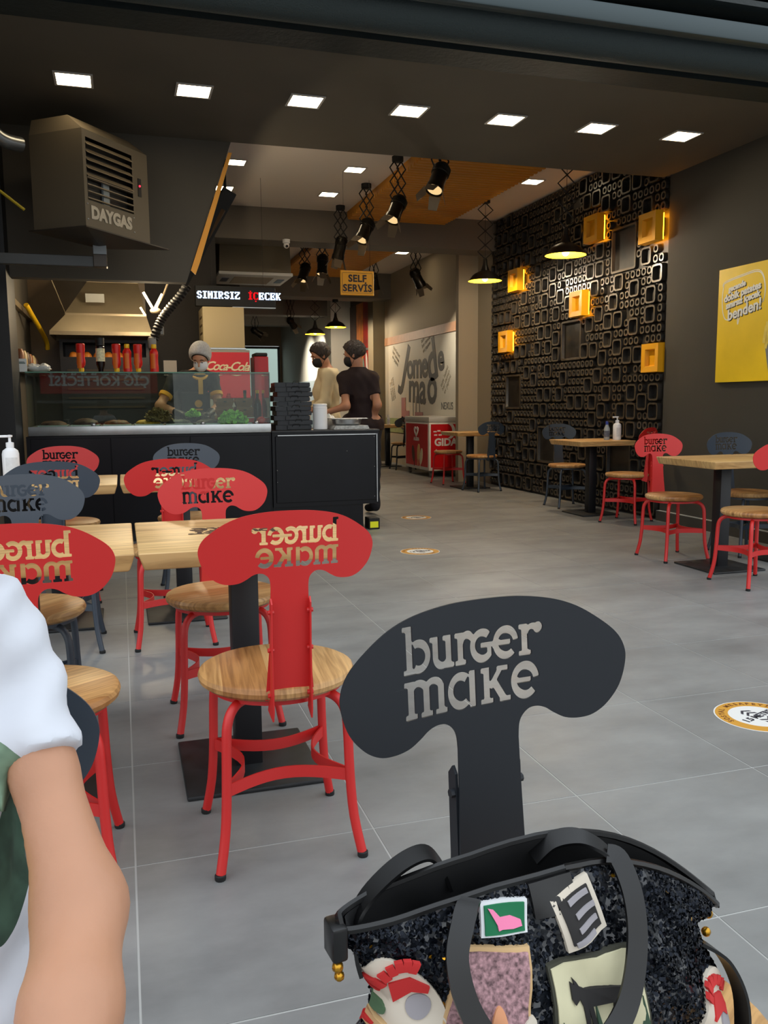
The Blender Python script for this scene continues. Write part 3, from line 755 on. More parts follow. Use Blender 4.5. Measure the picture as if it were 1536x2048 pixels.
for x, z in ((.425, .82), (.425, .56), (.425, .3), (-.43, .55), (-.43, .45), (.18, .70)): b.ball((x, -.013, z), .004, 8, 6)
obj('screw', b, STEEL, c)
t = thing('floor_marker_box', 'small black box with a bright yellow face at the foot of the counter', 'box', (2.1, 7.16, 0))
b = MB(); b.rbox(-.05, -.04, 0, .05, .1, .1, .005, 1); obj('box_body', b, BLK, t)
b = MB(); b.box(-.04, -.043, .015, .035, -.04, .07); obj('yellow_face', b, mat('hivis_yellow', (240, 240, 20), .4), t, False)

# crates
CR = mat('black_crate_plastic', (34, 37, 42), .5, noise=.25, nscale=20)
for k in range(10):
    big = k % 2 == 0; w, d = (.155, .15) if big else (.15, .15)
    xs = -.012 if not big else 0.0; xo = [0, .03, -.01, .02, .0, .025, -.008, .03, .0, .012][k]
    lab = 'black tray with wire handles in the stack on the counter, ' + ['bottom one', 'second from the bottom', 'third from the bottom', 'fourth from the bottom', 'fifth from the bottom', 'fifth from the top', 'fourth from the top', 'third from the top', 'second from the top', 'topmost'][k]
    t = thing('tray', lab, 'tray', (1.415+xo, 7.42, .885+k*.0405), (.05, -.06, .03, -.04)[k % 4], 'stacked black trays on the counter')
    b = MB(); h = .039
    b.box(-w, -d, 0, w, d, .006); b.box(-w, -d, .006, -w+.006, d, h); b.box(w-.006, -d, .006, w, d, h); b.box(-w+.006, -d, .006, w-.006, -d+.006, h); b.box(-w+.006, d-.006, .006, w-.006, d, h)
    b.box(-w*.35, -d-.012, .004, w*1.02, -d, h-.004)
    obj('tray_body', b, CR, t, False)
    b = MB(); s = .035 if big else .03; x0 = .02 if big else .03
    b.tube([(x0-s, -d-.014, h-.012), (x0-s*.7, -d-.03, h+.01), (x0+s*.7, -d-.03, h+.01), (x0+s, -d-.014, h-.012)], .0022, 6)
    obj('wire_handle', b, BLK, t)
    b = MB(); b.tube([(w, -.05, .01), (w+.02, -.04, .03), (w+.02, .04, .03), (w, .05, .01)], .0022, 6); obj('wire_handle', b, BLK, t)

def lathe_thing(name, label, cat, loc, prof, m, group=None, n=24, extra=None):
    t = thing(name, label, cat, loc, 0, group); b = MB(); b.lathe(prof, n); obj('body', b, m, t)
    if extra:
        for nm, pr, mm in extra: b = MB(); b.lathe(pr, n); obj(nm, b, mm, t)
    return t
lathe_thing('canister', 'tall white plastic canister in front of the black trays', 'canister', (1.655, 7.25, .885), [(.058, 0), (.062, .004), (.062, .19), (.060, .192), (.060, .205), (.062, .207), (.062, .216), (.056, .22), (0.001, .221)], WHITEP)
t = thing('newspaper_stack', 'flat pile of printed paper liners under the steel bowl', 'paper', (1.93, 7.3, .885))
for k in range(5):
    b = MB(); b.box(-.17+.004*k, -.12, .006*k, .15-.003*k, .13, .006*k+.0055); obj('sheet', b, mat('liner_paper', (196, 196, 192), .8, noise=.4, nscale=40), t, False)
t = thing('steel_bowl', 'shallow steel serving pan resting on paper on the counter', 'pan', (1.91, 7.32, .916))
b = MB(); b.lathe([(.10, 0), (.125, .012), (.133, .05), (.138, .052), (.136, .055), (.128, .052), (.12, .014), (.001, .008)], 32); obj('body', b, STEEL, t)
b = MB(); b.rbox(-.16, -.10, .056, .17, .10, .062, .002, 1); obj('lid', b, STEEL, t)
def cloth(name, label, loc, r, seed, m, zs=.5):
    rd = random.Random(seed); b = MB(); b.ball((0, 0, r[2]), r, 28, 18)
    V = []
    for (x, y, z) in b.v:
        k = 1+.10*math.sin(9*x/r[0]*.6+seed)+.09*math.sin(7*y/r[1]+3*z/r[2]+seed*2)+.06*math.sin(15*x/r[0]+8*z/r[2])
        V.append((x*k, y*k, max(0, z*k)))
    b.v = V; o = obj(name, b, m); o.location = loc; return tag(o, label, 'cloth')
cloth('white_towel', 'crumpled white towel behind the white canister', (1.80, 7.52, .886), (.09, .07, .055), 2, mat('white_towel_cloth', (236, 232, 222), .9))
cloth('plastic_wrap', 'clear crumpled plastic bundle on the glass shelf at its left end', (-.60, 7.3, 1.37), (.09, .07, .032), 5, mat('crumpled_plastic', (206, 208, 206), .35))
t = thing('card_holder', 'small white printed card standing on the left end of the glass shelf', 'card', (-.715, 7.19, 1.37), 0)
b = MB(); b.box(-.036, 0, 0, .036, .004, .1); obj('card', b, mat('card_paper', (222, 224, 220), .7), t, False)
b = MB(); b.box(-.028, -.0012, .062, .026, 0, .07); b.box(-.028, -.0012, .072, .02, 0, .078); obj('print', b, mat('grey_print', (90, 110, 105), .7), t, False)

# sauce bottles on the shelf
KR = mat('red_squeeze_bottle', (214, 28, 22), .35); YC = mat('yellow_bottle_cap', (240, 190, 20), .4); LAB = mat('orange_print', (226, 110, 30), .5)
def ketchup(x, up, label, h=.225):
    t = thing('sauce_bottle', label, 'bottle', (x, 7.24, 1.3695), random.uniform(-.3, .3), 'red sauce bottles on the glass shelf')
    pr = [(.001, 0), (.030, .001), (.034, .006), (.034, .05), (.0315, .07), (.0315, .12), (.034, .14), (.033, .165), (.022, .185), (.0185, .192), (.0185, .196)]
    capp = [(.0195, .192), (.0205, .194), (.0205, .215), (.018, .225), (.001, .225)]
    if not up:
        pr = [(r, .225-z) for r, z in reversed(pr)]; capp = [(r, .225-z) for r, z in reversed(capp)]
    sc_ = h/.225
    b = MB(); b.lathe([(r, z*sc_) for r, z in pr], 20); obj('body', b, KR, t)
    b = MB(); b.lathe([(r, z*sc_) for r, z in capp], 20); obj('cap', b, YC, t)
    b = MB(); a0, a1 = -2.5, -1.4; V = []; F = []
    for i in range(7):
        a = a0+(a1-a0)*i/6; V += [(.0349*math.cos(a), .0349*math.sin(a), .03), (.0349*math.cos(a), .0349*math.sin(a), .15)]
    for i in range(6): F.append((2*i, 2*i+2, 2*i+3, 2*i+1))
    b.add(V, F); obj('print', b, LAB, t)
ketchup(-.283, False, 'red sauce bottle standing on its cap, leftmost of the row on the shelf')
ketchup(-.013, False, 'red sauce bottle standing on its cap, right next to the dark bottle')
ketchup(.07, True, 'red sauce bottle with yellow cap up, left of the upturned one')
ketchup(.154, False, 'red sauce bottle standing on its cap between two upright ones')
ketchup(.28, True, 'red sauce bottle with yellow cap up, rightmost of the row')
t = thing('syrup_bottle', 'dark syrup bottle with cream label, upturned on the glass shelf', 'bottle', (-.135, 7.24, 1.3695))
b = MB(); b.lathe([(.018, 0), (.02, .02), (.034, .06), (.034, .2), (.026, .21), (.001, .21)], 22); obj('body', b, mat('dark_syrup_glass', (26, 14, 12), .2), t)
b = MB(); b.lathe([(.0345, .085), (.0348, .087), (.0348, .185), (.0345, .187)], 22, cap=False); obj('paper_label', b, mat('cream_label', (226, 218, 176), .6, noise=.3, nscale=60), t)
b = MB(); b.lathe([(.001, .21), (.034, .21), (.034, .27), (.001, .272)], 22); obj('cap', b, BLK, t)

# food inside the display
pans = ['farthest left', 'second from the left', 'third from the left', 'in the middle', 'third from the right', 'second from the right', 'farthest right']
cols = [(90, 52, 36), (70, 34, 24), (110, 60, 34), (190, 150, 40), (50, 60, 40), (60, 50, 40), (120, 150, 60)]
for k in range(7):
    x = -.52+.245*k
    t = thing('food_pan', 'steel food pan in the glass display, '+pans[k], 'pan', (x, 7.36, .94), 0, 'steel food pans in the display')
    b = MB(); b.rbox(-.112, -.15, 0, .112, .15, .014, .004, 1); obj('pan_body', b, STEEL, t)
    b = MB(); V = []; rd = random.Random(k)
    b.ball((0, 0, .014), (.095, .13, .028 if k != 1 else .045), 26, 12)
    b.v = [(x_*(1+.12*rd.random()), y_*(1+.12*rd.random()), max(.0142, z_+.008*rd.random()*(z_ > .016))) for x_, y_, z_ in b.v]
    obj('filling', b, mat('food_filling_%d' % k, cols[k], .6, noise=.5, nscale=30), t)
def leafpile(name, label, cat, loc, r, n, seed, m):
    rd = random.Random(seed); b = MB()
    for _ in range(n):
        a = rd.uniform(0, 2*PI); e = math.asin(rd.uniform(.02, 1)); k = rd.uniform(.75, 1)
        c0 = Vector((math.cos(a)*math.cos(e)*r[0]*k, math.sin(a)*math.cos(e)*r[1]*k, math.sin(e)*r[2]*k+.004))
        R = Matrix.Rotation(rd.uniform(0, 6), 4, 'Z') @ Matrix.Rotation(rd.uniform(-1, 1), 4, 'X'); s = rd.uniform(.02, .034)
        V = [(0, 0, 0)]; q = 9
        for i in range(q): an = 2*PI*i/q; V.append((s*math.cos(an)*(.8+.3*rd.random()), s*math.sin(an)*(.8+.3*rd.random()), rd.uniform(-.5, .6)*s))
        b.add(V, [(0, 1+i, 1+(i+1) % q) for i in range(q)], 0, Matrix.Translation(c0) @ R)
    b.v = [(x, y, max(0, z)) for x, y, z in b.v]
    o = obj(name, b, m); o.location = loc; return tag(o, label, cat)
LET = mat('lettuce_green', (150, 208, 80), .5, noise=.35, nscale=25)
leafpile('lettuce_pile', 'heap of curly green lettuce in the glass display', 'lettuce', (.90, 7.215, .942), (.115, .07, .105), 320, 3, LET)
leafpile('lettuce_in_hand', 'small bunch of lettuce held in the black gloves', 'lettuce', (.60, 7.55, 1.0), (.05, .04, .05), 60, 4, LET)
leafpile('kraft_bag_contents', 'loose wrapped rolls and greens heaped in the display', 'food', (.30, 7.28, .97), (.10, .06, .10), 120, 6, mat('wrapped_rolls', (140, 112, 66), .7, noise=.4, nscale=20))
o = MB(); o.ball((0, 0, .032), (.038, .038, .032), 20, 12); o = obj('tomato', o, mat('tomato_red', (196, 30, 24), .25)); o.location = (1.135, 7.22, .94); tag(o, 'whole red tomato in the display beside the lettuce', 'tomato')
for i, (x, l) in enumerate(((1.055, 'red and white paper bowl left of the tomato'), (1.185, 'red and white paper bowl right of the tomato'))):
    lathe_thing('paper_bowl', l, 'bowl', (x-.01*i, 7.33, .94), [(.03, 0), (.034, .002), (.042, .05), (.044, .052), (.040, .05), (.032, .006), (.001, .004)], mat('bowl_red', (190, 36, 36), .5), 'red paper bowls', extra=[('rim', [(.0435, .048), (.0455, .05), (.0435, .054)], WHITEP)])
KRAFT = mat('kraft_card', (124, 84, 52), .8, noise=.1, nscale=20)
for i in range(2):
    for j in range(3 if i == 0 else 3):
        nm = ['left', 'right'][i]; lv = ['bottom', 'middle', 'top'][j]
        t = thing('burger_carton', 'brown card burger carton, %s one of the %s stack' % (lv, nm), 'box', (.86+i*.165, 7.48, .94+j*.0725), random.uniform(-.05, .05), 'brown cartons stacked in the display')
        b = MB(); b.add([(-.06, -.06, 0), (.06, -.06, 0), (.06, .06, 0), (-.06, .06, 0), (-.075, -.075, .045), (.075, -.075, .045), (.075, .075, .045), (-.075, .075, .045), (-.07, -.07, .072), (.07, -.07, .072), (.07, .07, .072), (-.07, .07, .072)],
                        [(3, 2, 1, 0), (0, 1, 5, 4), (1, 2, 6, 5), (2, 3, 7, 6), (3, 0, 4, 7), (4, 5, 9, 8), (5, 6, 10, 9), (6, 7, 11, 10), (7, 4, 8, 11), (8, 9, 10, 11)]); obj('carton_body', b, KRAFT, t, False)
        b = MB(); b.box(-.012, -.078, .04, .012, -.0745, .05); obj('tab', b, BLK, t, False)
for x, y, z, m, l in ((.90, 7.48, 1.158, 'cap_red', 'small red-capped jar on the left carton stack'), (1.06, 7.62, .94, 'bottle_green', 'green glass bottle behind the cartons'), (1.17, 7.62, .94, 'bottle_dark', 'dark sauce bottle with a yellow cap behind the right cartons')):
    if m == 'cap_red': lathe_thing('jar', l, 'jar', (x, y, z), [(.02, 0), (.022, .002), (.022, .022), (.016, .026), (.016, .04), (.001, .04)], mat(m, (200, 30, 30), .4))
    else: lathe_thing('bottle', l, 'bottle', (x, y, z), [(.001, 0), (.034, .001), (.036, .01), (.036, .15), (.028, .19), (.013, .22), (.013, .27)], mat(m, (70, 84, 50) if 'green' in m else (40, 22, 18), .15), extra=[('cap', [(.0145, .262), (.0145, .29), (.001, .29)], YC if 'dark' in m else BLK)])

# ================================================================= KITCHEN
b = MB(); b.box(-.84, 9.5, 0, 1.05, 9.62, ZC); struct('wall_kitchen', b, mat('kitchen_black_wall', (30, 25, 22), .7))
b = MB(); b.box(-.84, 6.98, 2.62, .75, 9.5, 2.7); struct('ceiling_kitchen', b, mat('kitchen_dark_ceiling', (40, 34, 30), .8))
b = MB(); b.box(-.84, 9.44, .9, .30, 9.5, 2.6); struct('wall_kitchen_tiles', b, mat('kitchen_brown_tile', (110, 92, 70), .35, noise=.15, nscale=4))
h = thing('extractor_hood', 'big stainless steel extractor hood over the kitchen range', 'hood', (-.12, 9.0, 0))
b = MB()
lo, hi = (-.48, -.40, .44, .42, 1.765), (-.22, -.05, .30, .42, 2.25)
def hoodloop(q): x0, y0, x1, y1, z = q; return [(x0, y0, z), (x1, y0, z), (x1, y1, z), (x0, y1, z)]
V = hoodloop((-.48, -.40, .44, .42, 1.765))+hoodloop((-.48, -.40, .44, .42, 1.80))+hoodloop((-.34, -.32, .40, .42, 1.955))+hoodloop((-.34, -.32, .40, .42, 1.975))+hoodloop((-.14, -.05, .34, .42, 2.3))+hoodloop((-.14, -.05, .34, .42, 2.62))
F = []
for i in range(5):
    for k in range(4): F.append((i*4+k, i*4+(k+1) % 4, (i+1)*4+(k+1) % 4, (i+1)*4+k))
b.add(V, F); obj('canopy', b, STEELD, h, False)
b = MB(); b.box(-.15, -.30, 2.08, .02, -.28, 2.16, M=Matrix.Rotation(0, 4, 'X')); obj('junction_box', b, mat('pale_grey_box', (150, 150, 145), .5), h, False)
b = MB()
for k in range(6): b.tube([(-.5+.0*k, -.6, 2.45-.0*k), (-.34, -.32, 1.98)], .006, 6)
obj('stay_rod', b, STEELD, h)
sh = thing('bread_oven', 'black oven under the hood with buns on its top shelf', 'oven', (-.12, 9.15, 0))
b = MB(); b.box(-.42, -.2, .9, .42, .28, 1.58); b.box(-.42, -.2, 1.72, .42, .28, 1.75); b.box(-.42, .2, 1.58, .42, .28, 1.72); b.box(-.42, -.2, 1.58, -.39, .2, 1.72); b.box(.39, -.2, 1.58, .42, .2, 1.72); b.box(-.44, -.22, 0, .44, .28, .9)
obj('oven_body', b, mat('oven_black', (24, 21, 20), .4), sh, False)
b = MB()
for k in range(5): b.box(-.36, -.215, 1.08+k*.09, .36, -.2, 1.10+k*.09)
obj('door_bar', b, mat('dark_steel', (70, 60, 50), .4, metal=.6), sh, False)
bl = ['leftmost bun', 'second bun from the left', 'third bun from the left', 'fourth bun from the left', 'rightmost bun']
for k in range(5):
    o = MB(); o.ball((0, 0, .0), (.045, .045, .055), 16, 10); o.v = [(x, y, max(0, z)) for x, y, z in o.v]; o = obj('bread_bun', o, mat('bun_crust', (216, 128, 40), .5)); o.location = (-.42+.1*k+.03*(k > 0), 9.02, 1.581); tag(o, 'golden bread bun on the oven shelf, '+bl[k], 'bread', 'buns on the oven shelf')
pp = MB(); pp.tube(smooth2([(-.76, 8.3, 2.0), (-.74, 8.4, 1.95), (-.67, 9.0, 1.76), (-.66, 9.1, 1.66)], 5), .022, 12); o = obj('gas_pipe', pp, mat('yellow_pipe', (220, 176, 20), .45)); tag(o, 'short bent yellow gas pipe on the kitchen side wall', 'pipe')
b = MB(); b.box(-.84, 7.4, 1.95, -.80, 9.4, 2.0); b.box(-.84, 7.4, 1.4, -.70, 9.4, 1.42)
o = obj('wall_rail', b, STEELD, smooth=False); tag(o, 'steel shelf and rail along the kitchen side wall', 'shelf')
for k in range(6):
    b = MB(); b.lathe([(.001, 0), (.03, .0), (.034, .02), (.034, .12), (.02, .15), (.001, .15)], 14); o = obj('spice_jar', b, mat('spice_jar_%d' % (k % 3), [(120, 70, 30), (160, 140, 100), (70, 50, 40)][k % 3], .4)); o.location = (-.765, 7.6+.25*k, 1.42); tag(o, 'small jar on the kitchen side shelf, ' + ['nearest', 'second nearest', 'third nearest', 'third from the back', 'second from the back', 'farthest'][k], 'jar', 'jars on the kitchen shelf')
def work_lamp():
    t = thing('work_lamp', 'lit lamp with bare glowing tubes hanging over the food prep', 'lamp', (.34, 8.0, 2.0))
    b = MB(); b.tube([(-.10, 0, .10), (-.03, 0, -.03)], .011, 10); b.tube([(.06, 0, .09), (-.01, 0, -.04)], .009, 10); b.tube([(-.13, .02, -.03), (-.09, .02, -.1)], .008, 8)
    obj('glowing_tube', b, emat('hot_tube', (255, 225, 170), 14.), t)
    b = MB(); b.ball((0, 0, -.06), (.05, .04, .03), 14, 8); b.tube([(0, 0, -.05), (.08, .02, .10), (.16, .03, .3)], .009, 8); obj('lamp_holder', b, STEELD, t)
    l = bpy.data.lights.new('tube_light', 'POINT'); l.energy = 42; l.color = (1, .80, .52); l.shadow_soft_size = .08
    lo_ = bpy.data.objects.new('tube_light', l); COL.objects.link(lo_); lo_.parent = t; lo_.location = (-.05, -.06, .0)
work_lamp()
downlight(.55, 7.85, 2.62, 'added unseen light panel in the kitchen ceiling above the worker, hidden by the bulkhead', 'added unseen light panels in the kitchen ceiling', .3)  # both kitchen panels are added out of view to brighten worker and worktop
downlight(-.25, 7.85, 2.62, 'added unseen light panel in the kitchen ceiling above the sauce bottles, hidden by the bulkhead', 'added unseen light panels in the kitchen ceiling', .3)
# slanted black menu board seen edge-on and the duct below it
def slab(p0, p1, up, th, M_name, m, parent):
    p0 = Vector(p0); p1 = Vector(p1); d = (p1-p0); x = d.normalized(); upv_ = Vector(up); z = (upv_-x*upv_.dot(x)); h = z.length; z.normalize(); y = z.cross(x)
    M = Matrix(((x.x, y.x, z.x, p0.x), (x.y, y.y, z.y, p0.y), (x.z, y.z, z.z, p0.z), (0, 0, 0, 1)))
    b = MB(); b.rbox(0, -th/2, 0, d.length, th/2, h, .004, 1, M=M); return obj(M_name, b, m, parent)
t = thing('menu_screen', 'black hanging menu screen seen edge-on above the counter', 'screen', (.9, 7.6, 2.6))
slab((.12, -.1, .27), (-.29, .25, -.46), (-.17, .03, -.06), .04, 'screen_body', BLK, t)
slab((.03, -.06, .14), (-.26, .22, -.36), (-.05, .03, -.02), .04, 'screen_back', mat('screen_back_brown', (84, 62, 40), .5), t)
b = MB(); b.tube([(.04, .0, .16), (.04, .0, .85)], .012, 8); obj('hanger_rod', b, BLK, t)
b = MB(); P = smooth2([(.62, 7.9, 2.16), (.55, 7.9, 2.06), (.47, 7.9, 1.97), (.40, 7.9, 1.88), (.35, 7.9, 1.79), (.31, 7.9, 1.68)], 8)
b.tube(P, [.034+.008*(i % 2) for i in range(len(P))], 12); DU = thing('flexible_duct', 'ribbed black flexible duct sloping down above the sauce bottles', 'duct'); obj('hose', b, mat('duct_black', (18, 16, 14), .7), DU)
b = MB(); b.tube([(.58, 7.9, 2.12), (.58, 7.9, 2.62)], .006, 6); obj('hanger_rod', b, BLK, DU)
b = MB(); b.rbox(.26, 7.86, 1.60, .33, 7.95, 1.70, .01, 2); b.rbox(.33, 7.9, 1.72, .40, 7.98, 1.80, .008, 1); obj('clamp', b, mat('grey_bracket', (120, 118, 112), .4, metal=.5), DU)
# drinks area
t = thing('ice_machine', 'cream box-shaped ice machine standing on the drinks dispenser', 'machine', (1.05, 9.15, 1.665))
b = MB(); b.rbox(-.21, -.2, .02, .21, .25, .43, .006, 2); obj('body', b, mat('cream_steel', (196, 176, 134), .5), t)
b = MB(); b.rbox(-.19, -.205, 0, .22, .25, .02, .003, 1); obj('base', b, STEEL, t)
b = MB()
for k in range(4): b.box(-.214, -.14, .08+k*.08, -.21, .1, .10+k*.08)
obj('vent_slot', b, mat('brown_slot', (90, 68, 34), .6), t, False)
t = thing('drinks_dispenser', 'red soft drink dispenser with white script lettering behind the counter', 'dispenser', (1.06, 9.12, 0))
b = MB(); b.rbox(-.24, -.22, .9, .24, .28, 1.66, .006, 1); obj('body', b, mat('machine_grey', (150, 150, 142), .5), t)
b = MB(); b.rbox(-.24, -.235, 1.17, .235, -.2205, 1.635, .004, 1); obj('red_panel', b, mat('drink_red', (206, 22, 26), .35), t)
text('lettering', 'Coca-Cola', .125, frame((.0, -.237, 1.49), (1, 0, -.02), (0, 0, 1)), t, mat('lettering_cream', (232, 216, 176), .5), bold=.0025, shear=.45, spacing=.82)
b = MB(); b.tube(smooth2([(-.2, -.237, 1.42), (-.1, -.237, 1.40), (.0, -.237, 1.42), (.1, -.237, 1.40), (.2, -.237, 1.43)], 5), .006, 6); obj('ribbon_mark', b, mat('lettering_cream', (232, 216, 176), .5), t)
b = MB(); b.box(-.45, -.25, 0, .8, .3, .9); obj('base_cabinet', b, BLK, t, False)
t = thing('cup_dispenser', 'small red cabinet with a black lid beside the drinks dispenser', 'dispenser', (1.43, 9.1, .9))
b = MB(); b.rbox(-.075, -.12, 0, .075, .15, .70, .006, 1); obj('body', b, mat('drink_red2', (170, 16, 20), .35), t)
b = MB(); b.rbox(-.06, -.11, .70, .07, .15, .74, .012, 2); obj('lid', b, BLK, t)
t = thing('framed_notice', 'framed white paper notice on the black kitchen wall', 'frame', (.53, 9.49, 1.50))
b = MB(); b.box(-.08, -.012, -.09, .08, 0, .09); obj('frame', b, BLK, t, False)
b = MB(); b.box(-.068, -.014, -.078, .068, -.012, .078); obj('paper', b, mat('notice_paper', (196, 188, 180), .7), t, False)
# LED ticker
FONT = {'S': ['01110', '11011', '11000', '01110', '00011', '11011', '01110'], 'I': ['1111', '0110', '0110', '0110', '0110', '0110', '1111'], 'N': ['11011', '11011', '11111', '11111', '11011', '11011', '11011'],
        'R': ['11110', '11011', '11011', '11110', '11100', '11010', '11011'], 'Z': ['11111', '10011', '00110', '01100', '11000', '11001', '11111'], 'E': ['11111', '11001', '11010', '11110', '11010', '11001', '11111'],
        'C': ['01111', '11001', '11000', '11000', '11000', '11001', '01111'], 'K': ['11011', '11010', '11100', '11100', '11110', '11010', '11011']}
t = thing('led_sign', 'black LED ticker sign with glowing white and red letters', 'sign', (1.20, 9.0, 2.21))
b = MB(); b.rbox(-.42, 0, -.105, .40, .08, .10, .004, 1); obj('housing', b, BLK, t)
b = MB(); b.box(-.05, -.004, -.112, .40, .07, -.106); obj('lower_edge', b, STEEL, t, False)
b = MB(); b.tube([(-.25, .04, .10), (-.25, .04, 1.2)], .002, 6); b.tube([(.28, .04, .10), (.28, .04, 1.2)], .002, 6); obj('hanger_rod', b, BLK, t)
bw, br = MB(), MB(); x = -.405; p = .0092
for ch, tgt in [(q, 'w') for q in 'SINIRSIZ']+[(' ', ''), (' ', '')]+[('I', 'r'), ('C', 'r')]+[(q, 'w') for q in 'ECEK']:
    if ch == ' ': x += .04; continue
    G = FONT[ch]
    for r, row in enumerate(G):
        for k, on in enumerate(row):
            if on == '1': (bw if tgt == 'w' else br).box(x+k*p*1.12, -.003, .035-r*p*1.15, x+k*p*1.12+p*.98, -.0005, .035-r*p*1.15+p)
    if tgt == 'r' and ch == 'I': br.box(x+p*1.6, -.003, .035+p*1.6, x+p*3, -.0005, .035+p*2.6)
    if tgt == 'r' and ch == 'C': br.box(x+p*2, -.003, -.045-p*.5, x+p*3.6, -.0005, -.045+p*.6)
    x += (len(G[0])+.75)*p*1.12
obj('white_letters', bw, emat('led_white', (190, 215, 255), 4.), t, False); obj('red_letters', br, emat('led_red', (255, 20, 30), 1.2), t, False)
# AC cassette
t = thing('ceiling_air_conditioner', 'boxed ceiling air conditioner with a pale grille behind the grey beam', 'air conditioner', (1.73, 11.48, 2.745))
b = MB(); b.add([(-.47, -.45, .02), (.44, -.45, .02), (.44, .45, .02), (-.47, .45, .02), (-.44, -.42, .73), (.42, -.42, .73), (.42, .42, .73), (-.44, .42, .73)],
                [(0, 1, 5, 4), (1, 2, 6, 5), (2, 3, 7, 6), (3, 0, 4, 7)])
obj('casing', b, mat('ac_box_brown_grey', (96, 86, 66), .6), t, False)
b = MB(); b.rbox(-.48, -.47, -.02, .46, .46, .02, .008, 2); obj('grille_panel', b, mat('ac_white', (206, 204, 200), .5), t)
b = MB(); b.box(-.26, -.30, -.024, .24, .30, -.02); obj('grille', b, mat('ac_grille', (150, 134, 110), .6), t, False)
for s in (-1, 1):
    b = MB(); b.box(s*.36-.045, -.16, -.026, s*.36+.045, .16, -.02); obj('air_flap', b, mat('flap_blue_grey', (70, 78, 100), .3), t, False)
t = thing('security_camera', 'small white dome camera under the grey beam', 'camera', (2.0, 10.42, 3.0))
b = MB(); b.lathe([(.001, .07), (.045, .07), (.045, .03), (.03, .02)], 18); b.ball((0, 0, .0), .035, 16, 10); obj('housing', b, WHITEP, t)
b = MB(); b.ball((-.0, -.026, -.012), .017, 12, 8); obj('lens', b, BLK, t)
t = thing('service_sign', 'yellow self service sign hanging in the middle of the shop', 'sign', (2.42, 8.75, 2.35))
b = MB(); b.rbox(-.18, 0, -.125, .18, .02, .125, .004, 1); obj('sign_board', b, mat('sign_yellow', (222, 158, 14), .45), t)
b = MB()
for (a0, c0, a1, c1) in ((-.155, .100, .155, .103), (-.155, -.103, .155, -.100), (-.165, -.09, -.162, .09), (.162, -.09, .165, .09)): b.box(a0, -.002, c0, a1, -.0002, c1)
for sx_ in (-1, 1):
    for sz_ in (-1, 1): b.tube([(sx_*(.154+.0095*math.sin(q*PI/8)), -.001, sz_*(.0905+.011*math.cos(q*PI/8))) for q in range(5)], .0015, 5)
obj('border_line', b, mat('sign_black_print', (30, 16, 24), .5), t, False)
text('lettering', 'SELF\nSERVİS', .098, frame((0, -.0015, -.006), (1, 0, 0), (0, 0, 1)), t, mat('sign_black_print', (30, 16, 24), .5), bold=.0035, line=1.0, spacing=1.06)
b = MB(); b.tube([(-.14, .01, .125), (-.14, .01, 1.1)], .0015, 6); b.tube([(.14, .01, .125), (.14, .01, 1.04)], .0015, 6); obj('hanger_rod', b, BLK, t)

# ================================================================= HANGING LAMPS
def scissor(b, z0, z1, w, n, r=.006, ax=(1, 0, 0), dx=0):
    a = Vector(ax); h = (z0-z1)/n
    for i in range(n):
        za = z0-i*h; zb = za-h; zm = (za+zb)/2
        for s in (-1, 1):
            b.tube([Vector((dx, 0, za)), a*(s*w/2)+Vector((dx, 0, zm)), Vector((dx, 0, zb))], r, 6)
def pendant(x, y, zrim, ztop, label, dia=.39, n=4):
    t = thing('pendant_lamp', label, 'lamp', (x, y, zrim), 0, 'black dome pendants on scissor arms'); H = ztop-zrim
    b = MB(); b.lathe([(.05, H-.05), (.055, H-.045), (.055, H), (.001, H)], 18); obj('ceiling_rose', b, BLK, t)
    b = MB(); scissor(b, H-.045, .25, .19, n, .0065); b.tube([(0, 0, H-.04), (0, 0, .25)], .0025, 6); obj('scissor_arm', b, BLK, t)
    b = MB(); R = dia/2
    b.lathe([(.012, .26), (.022, .25), (.028, .19), (.048, .13), (.055, .115), (R*.62, .085), (R*.78, .06), (R*.82, .045), (R, .004), (R+.004, 0), (R, -.002)], 36, cap=False); obj('shade', b, mat('pendant_black', (24, 22, 20), .35), t)
    b = MB(); b.lathe([(R-.001, -.001), (R*.81, .041), (R*.76, .056), (.045, .105), (.001, .108)], 36, cap=False); obj('shade_lining', b, YLAMP, t)
    b = MB(); b.ball((0, 0, .035), (.036, .036, .044), 16, 12); obj('bulb', b, BULB, t)
    l = bpy.data.lights.new('pendant_light', 'POINT'); l.energy = 60; l.color = (1, .84, .62); l.shadow_soft_size = .04
    q = bpy.data.objects.new('pendant_light', l); COL.objects.link(q); q.parent = t; q.location = (0, 0, -.02)
pendant(4.15, 7.50, 2.50, ZC, 'black dome pendant with yellow lining, nearer one by the panel wall', .39, 4)
pendant(4.16, 9.42, 2.52, ZC, 'black dome pendant with yellow lining in front of the taupe column', .39, 4)
pendant(3.86, 15.5, 2.50, 3.0, 'black dome pendant deep in the shop, right one above the two men', .39, 1)
pendant(3.72, 16.6, 2.46, 3.45, 'black dome pendant deep in the shop, left one above the two men', .39, 4)
